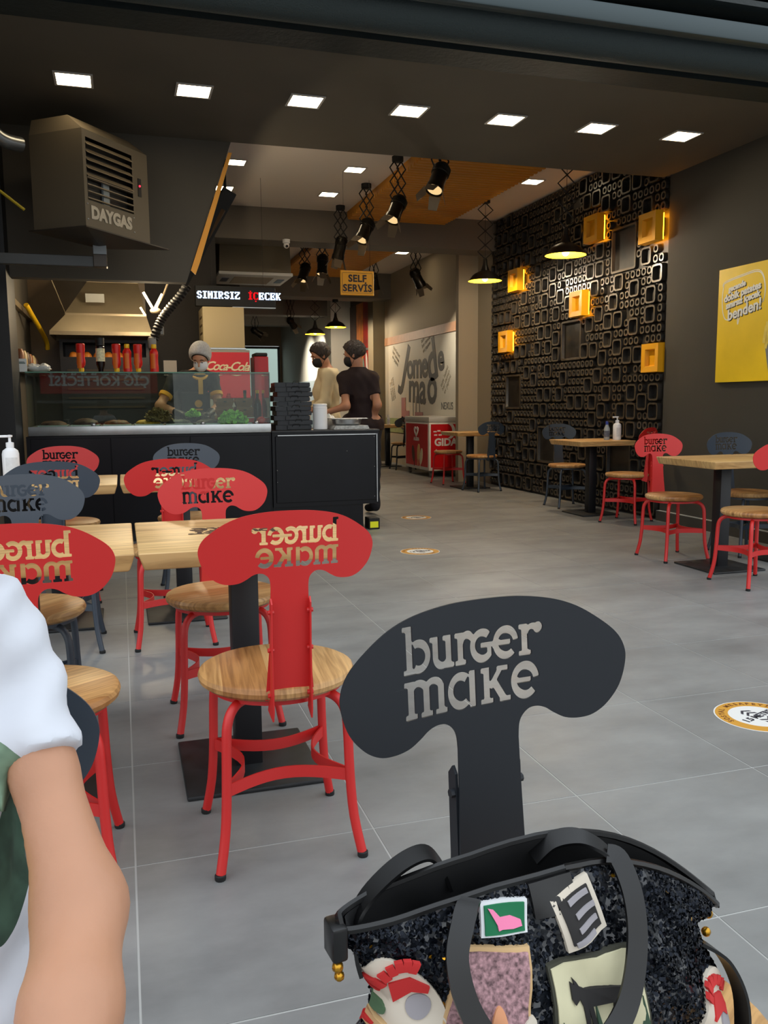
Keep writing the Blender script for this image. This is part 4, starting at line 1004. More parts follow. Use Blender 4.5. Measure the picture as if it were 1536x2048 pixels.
def spot(x, y, zc, ztop, label, dirv, light=0., n=3):
    """theatre style spotlight with barn doors on a double scissor arm; zc = height of the yoke"""
    t = thing('spotlight', label, 'spotlight', (x, y, zc), 0, 'black stage spotlights on scissor arms'); H = ztop-zc
    b = MB(); b.lathe([(.045, H-.05), (.055, H-.045), (.055, H), (.001, H)], 16); obj('ceiling_mount', b, BLK, t)
    b = MB(); scissor(b, H-.045, .02, .11, n, .007, (.9, .3, 0), -.035); scissor(b, H-.045, .02, .11, n, .007, (.9, .3, 0), .035); obj('scissor_arm', b, BLK, t)
    d = Vector(dirv).normalized(); xx = d.cross(Vector((0, 0, 1))).normalized(); yy = xx.cross(d)
    M = Matrix(((xx.x, yy.x, d.x, 0), (xx.y, yy.y, d.y, 0), (xx.z, yy.z, d.z, 0), (0, 0, 0, 1)))
    M = M @ Matrix.Scale(1.3, 4)
    b = MB(); b.lathe([(.001, -.07), (.04, -.07), (.055, -.05), (.058, .0), (.053, .005), (.053, .09), (.058, .10), (.060, .14)], 20, M=M, cap=False)
    for k in range(5): b.lathe([(.056, -.045+k*.011), (.061, -.042+k*.011), (.056, -.039+k*.011)], 16, M=M, cap=False)
    obj('lamp_housing', b, mat('spot_black', (40, 36, 30), .28, metal=.7), t)
    b = MB(); b.tube([xx*.065+d*.0, xx*.07+Vector((0, 0, .03)), Vector((0, 0, .045)), -xx*.07+Vector((0, 0, .03)), -xx*.065], .006, 6); obj('yoke', b, BLK, t)
    b = MB()
    for k in range(4):
        a = k*PI/2+.4; R = M @ Matrix.Rotation(a, 4, 'Z')
        b.add([(.056, -.04, .14), (.056, .04, .14), (.095, .03, .215), (.095, -.03, .215), (.058, -.04, .14), (.058, .04, .14), (.097, .03, .215), (.097, -.03, .215)],
              [(0, 1, 2, 3), (7, 6, 5, 4), (0, 4, 5, 1), (1, 5, 6, 2), (2, 6, 7, 3), (3, 7, 4, 0)], 0, R)
    obj('barn_door', b, mat('barn_door_steel', (120, 108, 92), .4, metal=.6), t, False)
    b = MB(); b.lathe([(.001, .128), (.05, .128)], 20, M=M, cap=False); obj('lens', b, emat('spot_lens', (255, 214, 150), 1.), t)
    if light:
        l = bpy.data.lights.new('beam', 'SPOT'); l.energy = light; l.color = (1, .88, .70); l.spot_size = 1.15; l.spot_blend = .8; l.shadow_soft_size = .04
        q = bpy.data.objects.new('beam', l); COL.objects.link(q); q.parent = t; q.rotation_mode = 'QUATERNION'; q.rotation_quaternion = d.to_track_quat('-Z', 'Y'); q.location = d*.17
dn = (-.45, -.25, -.85)
spot(2.68, 7.02, 3.03, ZC, 'black stage spotlight highest and nearest, half hidden by the dark soffit', (-.42, -.3, -.85), light=80., n=2)
spot(2.65, 8.08, 3.00, ZC, 'black stage spotlight on the orange ceiling edge, second nearest', dn, light=80.)
spot(2.64, 9.14, 3.00, ZC, 'black stage spotlight third from the front, with open pale flaps', dn, light=80.)
spot(2.62, 10.2, 3.00, ZC, 'black stage spotlight just in front of the grey beam, fourth from the front', (-.2, .1, -.9), light=75.)
spot(2.66, 11.35, 2.98, ZC, 'black stage spotlight behind the beam, right of the last one', (-.1, -.2, -.9), light=75.)
spot(2.60, 12.2, 3.00, ZC, 'black stage spotlight farthest in the row behind the beam', (-.3, -.2, -.85))
spot(4.08, 11.65, 2.90, ZC, 'black stage spotlight aimed at the mural beside the column', (.55, .25, -.8), light=90., n=3)
spot(4.10, 13.8, 3.15, ZC, 'black stage spotlight behind the yellow sign', (.2, .2, -.9), n=1)
spot(3.0, 19.6, 2.75, 3.45, 'dim stage spotlight near the far door, left one', (.75, .3, -.45), light=420., n=2)
spot(3.55, 18.2, 2.85, 3.45, 'dim stage spotlight near the far white wall, right one', (.5, .6, -.5), light=320., n=2)

# ================================================================= MURAL, FREEZER, FAR WALLS
t = thing('mural', 'large painted wall mural with dark curly lettering and a farm scene', 'mural', (4.838, 13.8, 1.55))
def mp(y, z): return (0, y-13.8, z-1.55)
b = MB(); b.box(-.006, -2.25, -.98, 0, 1.75, .615); obj('mural_ground', b, mat('mural_cream', (206, 200, 184), .7, noise=.08, nscale=1.2), t, False)
b = MB(); b.box(-.02, -2.25, .62, 0, 1.75, .76); obj('wooden_batten', b, mat('pink_brown_wood', (176, 130, 96), .6, noise=.1, nscale=10), t, False)
MG = mat('mural_grey', (78, 76, 74), .7)
def wt(nm, s, size, y, z, rot, m, **k):
    M = frame((-.0085, y-13.8, z-1.55), (0, -math.cos(rot), math.sin(rot)), (0, math.sin(rot), math.cos(rot))); return text(nm, s, size, M, t, m, **k)
wt('mural_letter', 'J', 1.05, 14.35, 1.72, -.5, MG, bold=.02); wt('mural_letter', 'ome', .62, 13.75, 1.72, .0, MG, bold=.018, spacing=.9); wt('mural_letter', 'd', .95, 13.02, 1.75, .3, MG, bold=.02); wt('mural_letter', 'e', .6, 12.62, 1.80, .1, MG, bold=.018)
wt('mural_letter', 'ma', .74, 13.75, 1.34, -.05, MG, bold=.018); wt('mural_letter', 'o', .85, 13.02, 1.36, .1, MG, bold=.02)
b = MB()
for k, y in enumerate((13.95, 13.8, 13.62)): b.box(-.009, y-13.8-.012, .62-1.55, -.006, y-13.8+.012, 1.22-1.55)
obj('mural_drip', b, MG, t, False)
PK = mat('mural_pale_text', (150, 140, 120), .7)
for (y, z, r) in ((14.9, 1.95, -.5), (13.3, 2.1, .35), (12.4, 1.45, .8), (15.1, 1.35, -1.2)): wt('mural_note', 'taze lezzet\nher zaman\nev yapimi', .1, y, z, r, PK, line=.9)
wt('mural_note', 'NEXUS', .16, 12.35, 1.05, 0, MG)
b = MB(); b.box(-.008, -2.25, -.98, -.006, 1.75, -.72); obj('field_band', b, mat('mural_green', (150, 160, 110), .8, noise=.2, nscale=5), t, False)
b = MB()
for (y, r) in ((14.52, .12), (14.2, .085)): b.lathe([(.001, 0), (r, 0), (r, .003), (.001, .003)], 24, M=frame((-.012, y-13.8, -.80), (0, 1, 0), (0, 0, 1)))
obj('tractor_wheel', b, MG, t, False)
MV = mat('mural_mauve', (168, 120, 122), .7)
b = MB(); b.box(-.012, .35, -.78, -.0085, .78, -.58); obj('tractor_body', b, MV, t, False)
b = MB(); b.box(-.012, .55, -.58, -.0085, .78, -.35); obj('tractor_cab', b, MV, t, False)
b = MB(); b.box(-.012, -.35, -.80, -.0085, .05, -.60); obj('cart', b, MV, t, False)
b = MB()
for k in range(26): y = -2.2+.16*k*.7; b.add([(-.0095, y, -.86), (-.0095, y+.05, -.86), (-.0095, y+.03, -.72+.03*math.sin(k*2))], [(0, 1, 2)])
obj('grass_tuft', b, mat('mural_dark_green', (70, 96, 50), .8), t, False)

f = thing('ice_cream_freezer', 'red and white ice cream chest freezer on castors beside the column', 'freezer', (4.575, 12.35, 0))
b = MB(); b.rbox(-.245, -.55, .10, .245, .55, .82, .015, 3); obj('cabinet', b, mat('freezer_white', (226, 220, 208), .4), f)
b = MB(); b.rbox(-.25, -.56, .82, .25, .56, .90, .012, 2); obj('lid_frame', b, mat('freezer_trim', (200, 194, 182), .4), f)
FR = mat('freezer_red', (206, 14, 20), .35)
b = MB(); b.box(-.215, -.553, .15, .235, -.5505, .79); obj('end_decal', b, FR, f, False)
b = MB(); b.box(-.248, -.50, .15, -.2455, .50, .79); obj('side_decal', b, FR, f, False)
WD = mat('decal_white', (232, 226, 216), .5)
text('lettering', 'GIDA', .15, frame((.02, -.556, .52), (1, 0, 0), (0, 0, 1)), f, WD, bold=.006)
b = MB(); P = []
for k in range(17): a = -1.35+2.7*k/16; P.append((.09*math.cos(a), .11*math.sin(a)))
for k in range(17): a = 1.35-2.7*k/16; P.append((-.03+.085*math.cos(a)*.9, .11*.86*math.sin(a)))
b.prism(P, 0, .002, M=frame((.07, -.554, .69), (1, 0, 0), (0, 0, 1)) @ Matrix.Scale(1.1, 4))
obj('crescent_mark', b, WD, f, False)
b = MB()
for k, (x, z) in enumerate(((-.15, .68), (-.09, .69), (-.03, .67), (-.14, .63), (-.07, .63))): b.box(x-.025, -.556, z-.008, x+.025, -.5535, z+.012)
b.box(-.14, -.556, .36, -.12, -.5535, .42)
o = obj('white_print', b, WD, f, False); o['kind'] = 'stuff'
fm = frame((-.249, 0, 0), (0, -1, 0), (0, 0, 1))
b = MB()
for r in (.085, .055):
    pts = []
    for k in range(25):
        a = 2*PI*k/24; x = r*1.1*math.sin(a)**3; y = r*(.81*math.cos(a)-.31*math.cos(2*a)-.12*math.cos(3*a)); pts.append((x, y+.68, .001))
    b.tube([fm @ Vector(p) for p in pts], .008, 5)
obj('heart_swirl_mark', b, WD, f)
text('lettering', 'ALGIDA', .07, fm @ Matrix.Translation((0, .555, .001)), f, WD, bold=.003)
for k, (x, z, a, c_) in enumerate(((-.14, .33, .25, (70, 36, 26)), (.10, .36, -.15, (226, 190, 120)), (.22, .30, -.3, (240, 226, 190)))):
    b = MB(); b.prism([(q[0]*.06, q[1]*.13) for q in [(math.cos(i*PI/8), math.sin(i*PI/8)) for i in range(16)]], 0, .003, M=fm @ Matrix.Translation((x, z, .0)) @ Matrix.Rotation(a, 4, 'Z')); b.box(-.01, -.2, 0, .01, -.12, .003, M=fm @ Matrix.Translation((x, z, 0)) @ Matrix.Rotation(a, 4, 'Z'))
    obj('ice_cream_picture', b, mat('icecream_%d' % k, c_, .5), f, False)
for x in (-.19, .19):
    for y in (-.48, .48):
        b = MB(); b.tube([(x-.018, y, .032), (x+.018, y, .032)], .032, 14); b.box(x-.025, y-.02, .05, x+.025, y+.02, .10); obj('castor', b, mat('castor_steel', (110, 106, 100), .4, metal=.6), f)
# picture wall of tall coloured panes deep in the shop
t = thing('picture_panel', 'tall red and orange photo panels on the dark wall behind the men', 'picture', (4.838, 17.0, 1.9))
pc = [(170, 40, 26), (150, 30, 20), (216, 122, 40), (60, 24, 18)]
for k in range(4):
    b = MB(); b.box(-.02, -1.0+.52*k, -1.2, 0, -.5+.52*k, 1.25); obj('panel', b, mat('photo_panel_%d' % k, pc[k], .4, noise=.5, nscale=3), t, False)
b = MB(); b.box(-.05, -1.05, .27, -.02, 1.05, .31); obj('rail', b, STEEL, t, False)
rd = random.Random(3)
for k in range(9):
    b = MB(); y = -.9+.22*k; z = -.1-.1*(k % 3); b.prism([(.07*math.cos(i*PI/8), .34*math.sin(i*PI/8)) for i in range(16)], 0, .004, M=frame((-.021, y, z), (0, -1, 0), (0, .15, 1)))
    obj('pale_shape', b, mat('pale_shape_%d' % (k % 3), [(214, 206, 200), (110, 140, 130), (190, 90, 84)][k % 3], .4), t, False)
t = thing('lower_wall_panel', 'glossy blue grey wall panel with pale oval pictures near the far door', 'panel', (4.398, 21.0, .8))
b = MB(); b.box(-.01, -2.7, -.8, 0, 2.7, .85); obj('panel', b, mat('blue_grey_gloss', (150, 160, 166), .25), t, False)
for k in range(6):
    b = MB(); b.prism([(.16*math.cos(i*PI/8), .42*math.sin(i*PI/8)) for i in range(16)], 0, .004, M=frame((-.012, -2.1+.75*k, .25), (0, -1, 0), (0, .1, 1)))
    obj('oval_picture', b, mat('oval_cream', (196, 176, 160), .5), t, False)

# ================================================================= POSTER
t = thing('menu_poster', 'bright yellow advertising poster on the right wall with speech bubble', 'poster', (4.775, 5.35, 1.71))
b = MB(); b.box(-.02, -.68, -.455, 0, .68, .455); obj('poster_board', b, mat('poster_yellow_glow', (226, 188, 20), .45, noise=.12, nscale=2.5, emis=(226, 186, 20), estr=.12), t, False)  # faint emission put into the yellow so the board looks more lit
pm = frame((-.0205, .68, 0), (0, -1, 0), (0, 0, 1))    # x from the left edge, y up from centre
PWT = mat('poster_white', (246, 244, 236), .5); PDK = mat('poster_dark', (46, 46, 60), .5)
def stroke(nm, pts, r, m, closed=False, n=6):
    P = smooth2([(x, y, 0) for x, y in pts], n, closed)
    if closed: P.append(P[0])
    b = MB(); b.ribbon([pm @ Vector(p) for p in P], Vector((1, 0, 0)), .002, r); return obj(nm, b, m, t, False)
B0 = [(.06, .31), (.09, .345), (.3, .375), (.44, .385), (.50, .35), (.53, .27), (.53, .18), (.49, .135), (.34, .10), (.27, .075), (.245, -.0), (.225, .075), (.12, .045), (.07, .09), (.05, .2)]
stroke('bubble_line', B0, .007, PWT, True); stroke('bubble_line', [(x*1.03-.012, y*1.04-.004) for x, y in B0[:9]], .005, PWT)
for s, z, sz, x in (('gecende', .30, .06, .22), ('dobik patates', .245, .078, .28), ('sınırsız içecek', .185, .07, .29), ('benden!', .105, .12, .31)):
    for dx_, m_, d_ in ((.006, PDK, .0), (0, PWT, .003)):
        M = pm @ Matrix.Translation((x+dx_, z-dx_, d_)) @ Matrix.Rotation(.16, 4, 'Z'); text('lettering', s, sz, M, t, m_, bold=.003, shear=.15)
b = MB(); b.prism([(.62, -.43), (.96, -.43), (1.0, -.17), (.56, -.17)], 0, .003, M=pm); obj('bucket_picture', b, mat('bucket_grey', (128, 130, 128), .5), t, False)
b = MB(); b.prism([(.62, -.07), (.70, .16), (.98, .16), (1.0, -.07)], 0, .003, M=pm); obj('cup_picture', b, mat('cola_brown', (74, 34, 28), .4), t, False)
text('lettering', 'Coca-Cola', .075, pm @ Matrix.Translation((.84, .03, .004)), t, PWT, shear=.4, bold=.001)
b = MB(); rd = random.Random(8)
for k in range(22):
    x = .56+.42*rd.random(); a = rd.uniform(-.5, .5); L = rd.uniform(.1, .2); b.box(-.014, -L/2, .0035+.0003*k, .014, L/2, .0045+.0003*k, M=pm @ Matrix.Translation((x, -.12+.03*rd.random(), 0)) @ Matrix.Rotation(a, 4, 'Z'))
obj('fries_picture', b, mat('fries_yellow', (246, 214, 96), .5, noise=.15, nscale=20), t, False)

# ================================================================= GAS HEATER
hy = math.atan2(.52, .41)
hd = Vector((math.cos(hy), math.sin(hy), 0))
h = thing('gas_heater', 'brown grey gas space heater with louvres hanging under the soffit', 'heater', (-.155, 5.88, 2.235), hy)
HG = mat('heater_brown_grey', (92, 82, 66), .5)
b = MB(); prof = [(0, 0), (.62, 0), (.62, .54), (.56, .64), (0.5, .70), (.05, .70), (0, .56)]
# local x along the front face, local y into the body
b.add([(0, 0, 0), (.66, 0, 0), (.66, .42, 0), (0, .42, 0), (0, 0, .60), (.66, 0, .60), (.66, .42, .60), (0, .42, .60), (.03, .13, .70), (.63, .13, .70), (.63, .42, .70), (.03, .42, .70)],
      [(3, 2, 1, 0), (1, 2, 6, 5), (2, 3, 7, 6), (3, 0, 4, 7), (4, 5, 9, 8), (5, 6, 10, 9), (6, 7, 11, 10), (7, 4, 8, 11), (8, 9, 10, 11)])
b.add([(0, 0, 0), (.66, 0, 0), (.66, 0, .60), (0, 0, .60), (.03, 0, .17), (.49, 0, .17), (.49, 0, .555), (.03, 0, .555)], [(0, 1, 5, 4), (1, 2, 6, 5), (2, 3, 7, 6), (3, 0, 4, 7)])
obj('casing', b, HG, h, False)
b = MB(); b.box(.03, .05, .17, .49, .06, .555); obj('burner_cavity', b, BLK, h, False)
for k in range(5):
    b = MB(); z = .54-.048*k; b.add([(.03, -.012, z-.03), (.49, -.012, z-.03), (.49, .02, z), (.03, .02, z), (.03, -.012, z-.033), (.49, -.012, z-.033), (.49, .02, z-.003), (.03, .02, z-.003)],
                                    [(0, 1, 2, 3), (7, 6, 5, 4), (0, 4, 5, 1), (1, 5, 6, 2), (2, 6, 7, 3), (3, 7, 4, 0)]); obj('louvre_blade', b, mat('louvre_tan', (120, 106, 84), .45), h, False)
for k in range(4):
    b = MB(); z = .31-.042*k; b.rbox(.03, -.006, z-.004, .49, .014, z+.004, .001, 1); obj('louvre_bar', b, mat('louvre_tan', (120, 106, 84), .45), h)
b = MB(); b.box(.22, .03, .175, .28, .045, .32); obj('burner_plate', b, mat('pale_burner', (150, 160, 165), .4, metal=.3), h, False)
b = MB(); b.box(.545, -.004, .30, .58, 0, .42); obj('switch_plate', b, BLK, h, False)
b = MB(); b.ball((.56, -.006, .37), .007, 8, 6); obj('indicator_lamp', b, emat('red_pilot', (255, 40, 60), 4), h)
text('lettering', 'DAYGAS', .105, frame((.255, -.003, .095), (1, 0, 0), (0, 0, 1)), h, mat('heater_letter', (176, 166, 148), .5), bold=.006, spacing=1.0)
b = MB()
for x, z in ((.02, .145), (.02, .05), (.485, .145), (.485, .05)): b.ball((x, -.003, z), .005, 8, 6)
obj('rivet', b, STEEL, h)
b = MB(); b.add([(-.12, -.10, -.03), (.78, -.08, -.03), (.66, .34, -.01), (-.05, .42, -.01), (.33, .16, -.075), (-.12, -.10, -.022), (.78, -.08, -.022), (.66, .34, -.002), (-.05, .42, -.002)], [(0, 1, 4), (1, 2, 4), (2, 3, 4), (3, 0, 4), (8, 7, 6, 5), (0, 5, 6, 1), (1, 6, 7, 2), (2, 7, 8, 3), (3, 8, 5, 0)])
obj('heat_shield', b, mat('heater_dark_tray', (48, 42, 34), .5), h, False)
t = thing('heater_bracket', 'grey wall bracket arm with a pale tube end under the heater', 'bracket', (-.4, 6.2, 2.07))
b = MB(); b.rbox(-.43, .0, -.035, .28, .06, .035, .003, 1); obj('arm', b, mat('bracket_dark_grey', (58, 60, 60), .5), t)
b = MB(); b.rbox(.27, -.012, -.035, .36, .07, .09, .004, 1); obj('post', b, mat('post_brown', (60, 50, 40), .5), t)
b = MB(); b.rbox(.272, -.03, .045, .358, -.012, .13, .002, 1); obj('tube_end', b, mat('pale_blue_grey', (120, 126, 130), .4), t)
fl = MB(); fl.tube(smooth2([(-.84, 5.7, 3.0), (-.74, 5.8, 2.85), (-.66, 5.88, 2.76), (-.6, 5.92, 2.73), (-.52, 5.98, 2.73)], 5), .045, 16); o = obj('flue_pipe', fl, mat('flue_metal', (110, 112, 112), .3, metal=.7)); tag(o, 'shiny flue pipe elbow at the left edge beside the heater', 'pipe')
fl = MB(); fl.tube([(-.66, 5.95, 2.44), (-.52, 5.95, 2.33)], .009, 8); o = obj('gas_hose', fl, mat('hose_yellow', (160, 140, 20), .5)); tag(o, 'short yellow gas hose beside the heater at the left edge', 'hose')

# ================================================================= FLOOR STICKERS
def sticker(x, y, rot, label):
    t = thing('floor_sticker', label, 'sticker', (x, y, .0005), rot, 'round distance stickers on the floor')
    b = MB(); b.lathe([(.001, 0), (.148, 0), (.148, .0008), (.001, .0008)], 48); obj('disc_edge', b, mat('sticker_white', (228, 228, 224), .5), t, False)
    b = MB(); b.lathe([(.10, .0008), (.143, .0008), (.143, .0014), (.10, .0014), (.10, .0008)], 48, cap=False); obj('ochre_ring', b, mat('sticker_ochre', (206, 150, 56), .5), t, False)
    DK = mat('sticker_dark', (50, 50, 60), .6)
    text('lettering', '1.5 METRE', .038, Matrix.Translation((0, 0, .0012)), t, DK, bold=.0008)
    b = MB()
    for s in (1, -1):
        for q in (.028, .05):
            z0, z1 = .0009, .0016
            for sx_ in (-1, 1): b.add([(0, s*(q+.016), z1), (0, s*(q+.006), z1), (sx_*.026, s*(q-.010), z1), (sx_*.026, s*q, z1)], [(0, 1, 2, 3) if s*sx_ > 0 else (3, 2, 1, 0)])
    obj('arrow_mark', b, DK, t, False)
    for wd, a0, s in (('SOSYAL MESAFEYİ', PI/2, 1), ('KORUYUN', -PI/2, -1)):
        n = len(wd)
        for i, ch in enumerate(wd):
            if ch == ' ': continue
            a = a0-s*(i-(n-1)/2)*.185; M = Matrix.Rotation(a-PI/2 if s > 0 else a+PI/2, 4, 'Z')
            M = Matrix.Translation((.121*math.cos(a), .121*math.sin(a), .0018)) @ M
            text('ring_letter', ch, .027, M, t, mat('ring_letter_brown', (110, 60, 20), .6), ext=.0002, bold=.0006)
sticker(2.10, 2.36, .35, 'round ochre and white distance sticker nearest, cut by the right edge')
sticker(2.10, 5.92, .1, 'round ochre and white distance sticker, middle one of the three')
sticker(2.70, 7.72, .2, 'round ochre and white distance sticker, farthest one near the counter')

# ================================================================= BOTTLES ON TABLES
def pump(label, x, y, z, hgt=.2, rot=0.):
    t = thing('pump_bottle', label, 'bottle', (x, y, z), rot); k = hgt/.21
    b = MB(); b.lathe([(.001, 0), (.034*k, .001), (.036*k, .006), (.036*k, .125*k), (.032*k, .14*k), (.016*k, .152*k), (.015*k, .158*k)], 26); obj('body', b, WHITEP, t)
    b = MB(); b.lathe([(.017*k, .155*k), (.017*k, .175*k), (.006*k, .178*k), (.006*k, .198*k), (.012*k, .2*k), (.013*k, .208*k), (.004*k, .21*k), (.001, .21*k)], 20); b.rbox(-.045*k, -.007*k, .198*k, 0, .007*k, .209*k, .003*k, 2); obj('pump_head', b, WHITEP, t)
    b = MB(); V = []; F = []
    for i in range(9): a = -2.3+1.5*i/8; V += [(.0365*k*math.cos(a), .0365*k*math.sin(a), .03*k), (.0365*k*math.cos(a), .0365*k*math.sin(a), .11*k)]
    for i in range(8): F.append((2*i, 2*i+2, 2*i+3, 2*i+1))
    b.add(V, F); obj('paper_label', b, mat('bottle_label', (214, 216, 218), .5, noise=.08, nscale=50), t)
pump('white pump bottle on the rear left table at the left edge', -.535, 4.6, .7305, .235, .2)
pump('white pump bottle on the table by the panel wall', 4.64, 7.30, .7305, .23)
pump('small pale pump bottle on the deepest table beyond the freezer', 4.43, 14.1, .7305, .17)
t = thing('sanitiser_bottle', 'clear bottle with blue cap left of the white pump bottle', 'bottle', (4.545, 7.33, .7305))
b = MB(); b.lathe([(.001, 0), (.026, .001), (.028, .01), (.028, .11), (.014, .145), (.013, .155)], 22); obj('body', b, mat('clear_grey_bottle', (150, 158, 160), .2), t)
b = MB(); b.lathe([(.0285, .03), (.0285, .09)], 22, cap=False); obj('paper_label', b, mat('bottle_label2', (90, 96, 110), .5, noise=.3, nscale=60), t)
b = MB(); b.lathe([(.0145, .15), (.0145, .18), (.001, .182)], 18); obj('cap', b, mat('cap_blue', (40, 60, 150), .4), t)

# ================================================================= PEOPLE
def rotm(yaw, pitch=0., roll=0.):
    """head frame: columns = head right(+x), front(+y), up(+z); yaw turns the face from +Y (ccw), pitch < 0 looks down"""
    return np.array((Matrix.Rotation(yaw, 3, 'Z') @ Matrix.Rotation(pitch, 3, 'X') @ Matrix.Rotation(roll, 3, 'Y')))
def local(f, c, R):
    c = np.array(c, float)
    return lambda P: f((P-c)@R)
def head_f(k=1.):
    return S_un([S_ell((0, -.012*k, .035*k), (.076*k, .095*k, .090*k)), S_ell((0, .018*k, -.035*k), (.060*k, .070*k, .082*k)), S_ell((0, .03*k, -.085*k), (.032*k, .038*k, .030*k)),
                 S_cap((0, .082*k, .012*k), (0, .104*k, -.022*k), .008*k, .013*k), S_ell((.078*k, -.005*k, -.005*k), (.010*k, .020*k, .031*k)), S_ell((-.078*k, -.005*k, -.005*k), (.010*k, .020*k, .031*k)),
                 S_cap((-.04*k, .074*k, .028*k), (.04*k, .074*k, .028*k), .013*k, .013*k)], .012*k)
def hairf(k=1., cut=.055, nape=-.055, th=.014, seed=0., amp=1.):
    cr = S_ell((0, -.012*k, .038*k), ((.076+th)*k, (.097+th)*k, (.090+th)*k))
    def f(P):
        d = cr(P)+amp*.0045*np.sin(P[:, 0]*170+seed)*np.sin(P[:, 2]*140+P[:, 1]*110)+amp*.003*np.sin(P[:, 0]*310+P[:, 1]*260+P[:, 2]*90)
        face = (P[:, 1]-cut*k)-.55*(P[:, 2]-.045*k); low = -(P[:, 2]-nape*k)-.35*(P[:, 1])
        ear = .0
        return np.maximum(np.maximum(d, face*.8), low*.8)
    return f
def maskf(k=1.):
    base = S_ell((0, .034*k, -.044*k), (.066*k, .080*k, .064*k))
    def f(P): return np.maximum(np.maximum(base(P), -(P[:, 1]-.035*k)), np.maximum(P[:, 2]-(.004*k), -.2))
    return f
def hand_f(w, tip, side, r=.010, curl=.4):
    """five separate fingers; w wrist, tip = middle finger direction end, side = thumb side vector"""
    w = Vector(w); d = (Vector(tip)-w); L = d.length; d.normalize(); s = Vector(side); s = (s-d*s.dot(d)).normalized(); n = d.cross(s)
    if n.z > 0: n = -n
    fs = [S_cap(w, w+d*L*.42, .024, .026), S_ell(tuple(w+d*L*.36), (.034, .034, .026))]
    out = [S_un(fs, .015)]
    for i, (o, l) in enumerate(((.027, .48), (.009, .54), (-.009, .50), (-.026, .40))):
        a = w+d*L*.45+s*o; b_ = a+d*L*l*.5+n*L*.04*curl; c_ = b_+d*L*l*.45*(1-curl*.4)+n*L*.20*curl
        out.append(S_un([S_cap(a, b_, r, r*.92), S_cap(b_, c_, r*.9, r*.72)], .004))
    a = w+d*L*.12+s*.022; b_ = a+(d*.6+s*.8)*L*.22; c_ = b_+(d*.95+s*.2)*L*.2+n*L*.05
    out.append(S_un([S_cap(a, b_, r*1.25, r*1.05), S_cap(b_, c_, r, r*.8)], .006))
    return out
def bbox(pts, m):
    a = np.array(pts, float); return a.min(0)-m, a.max(0)+m
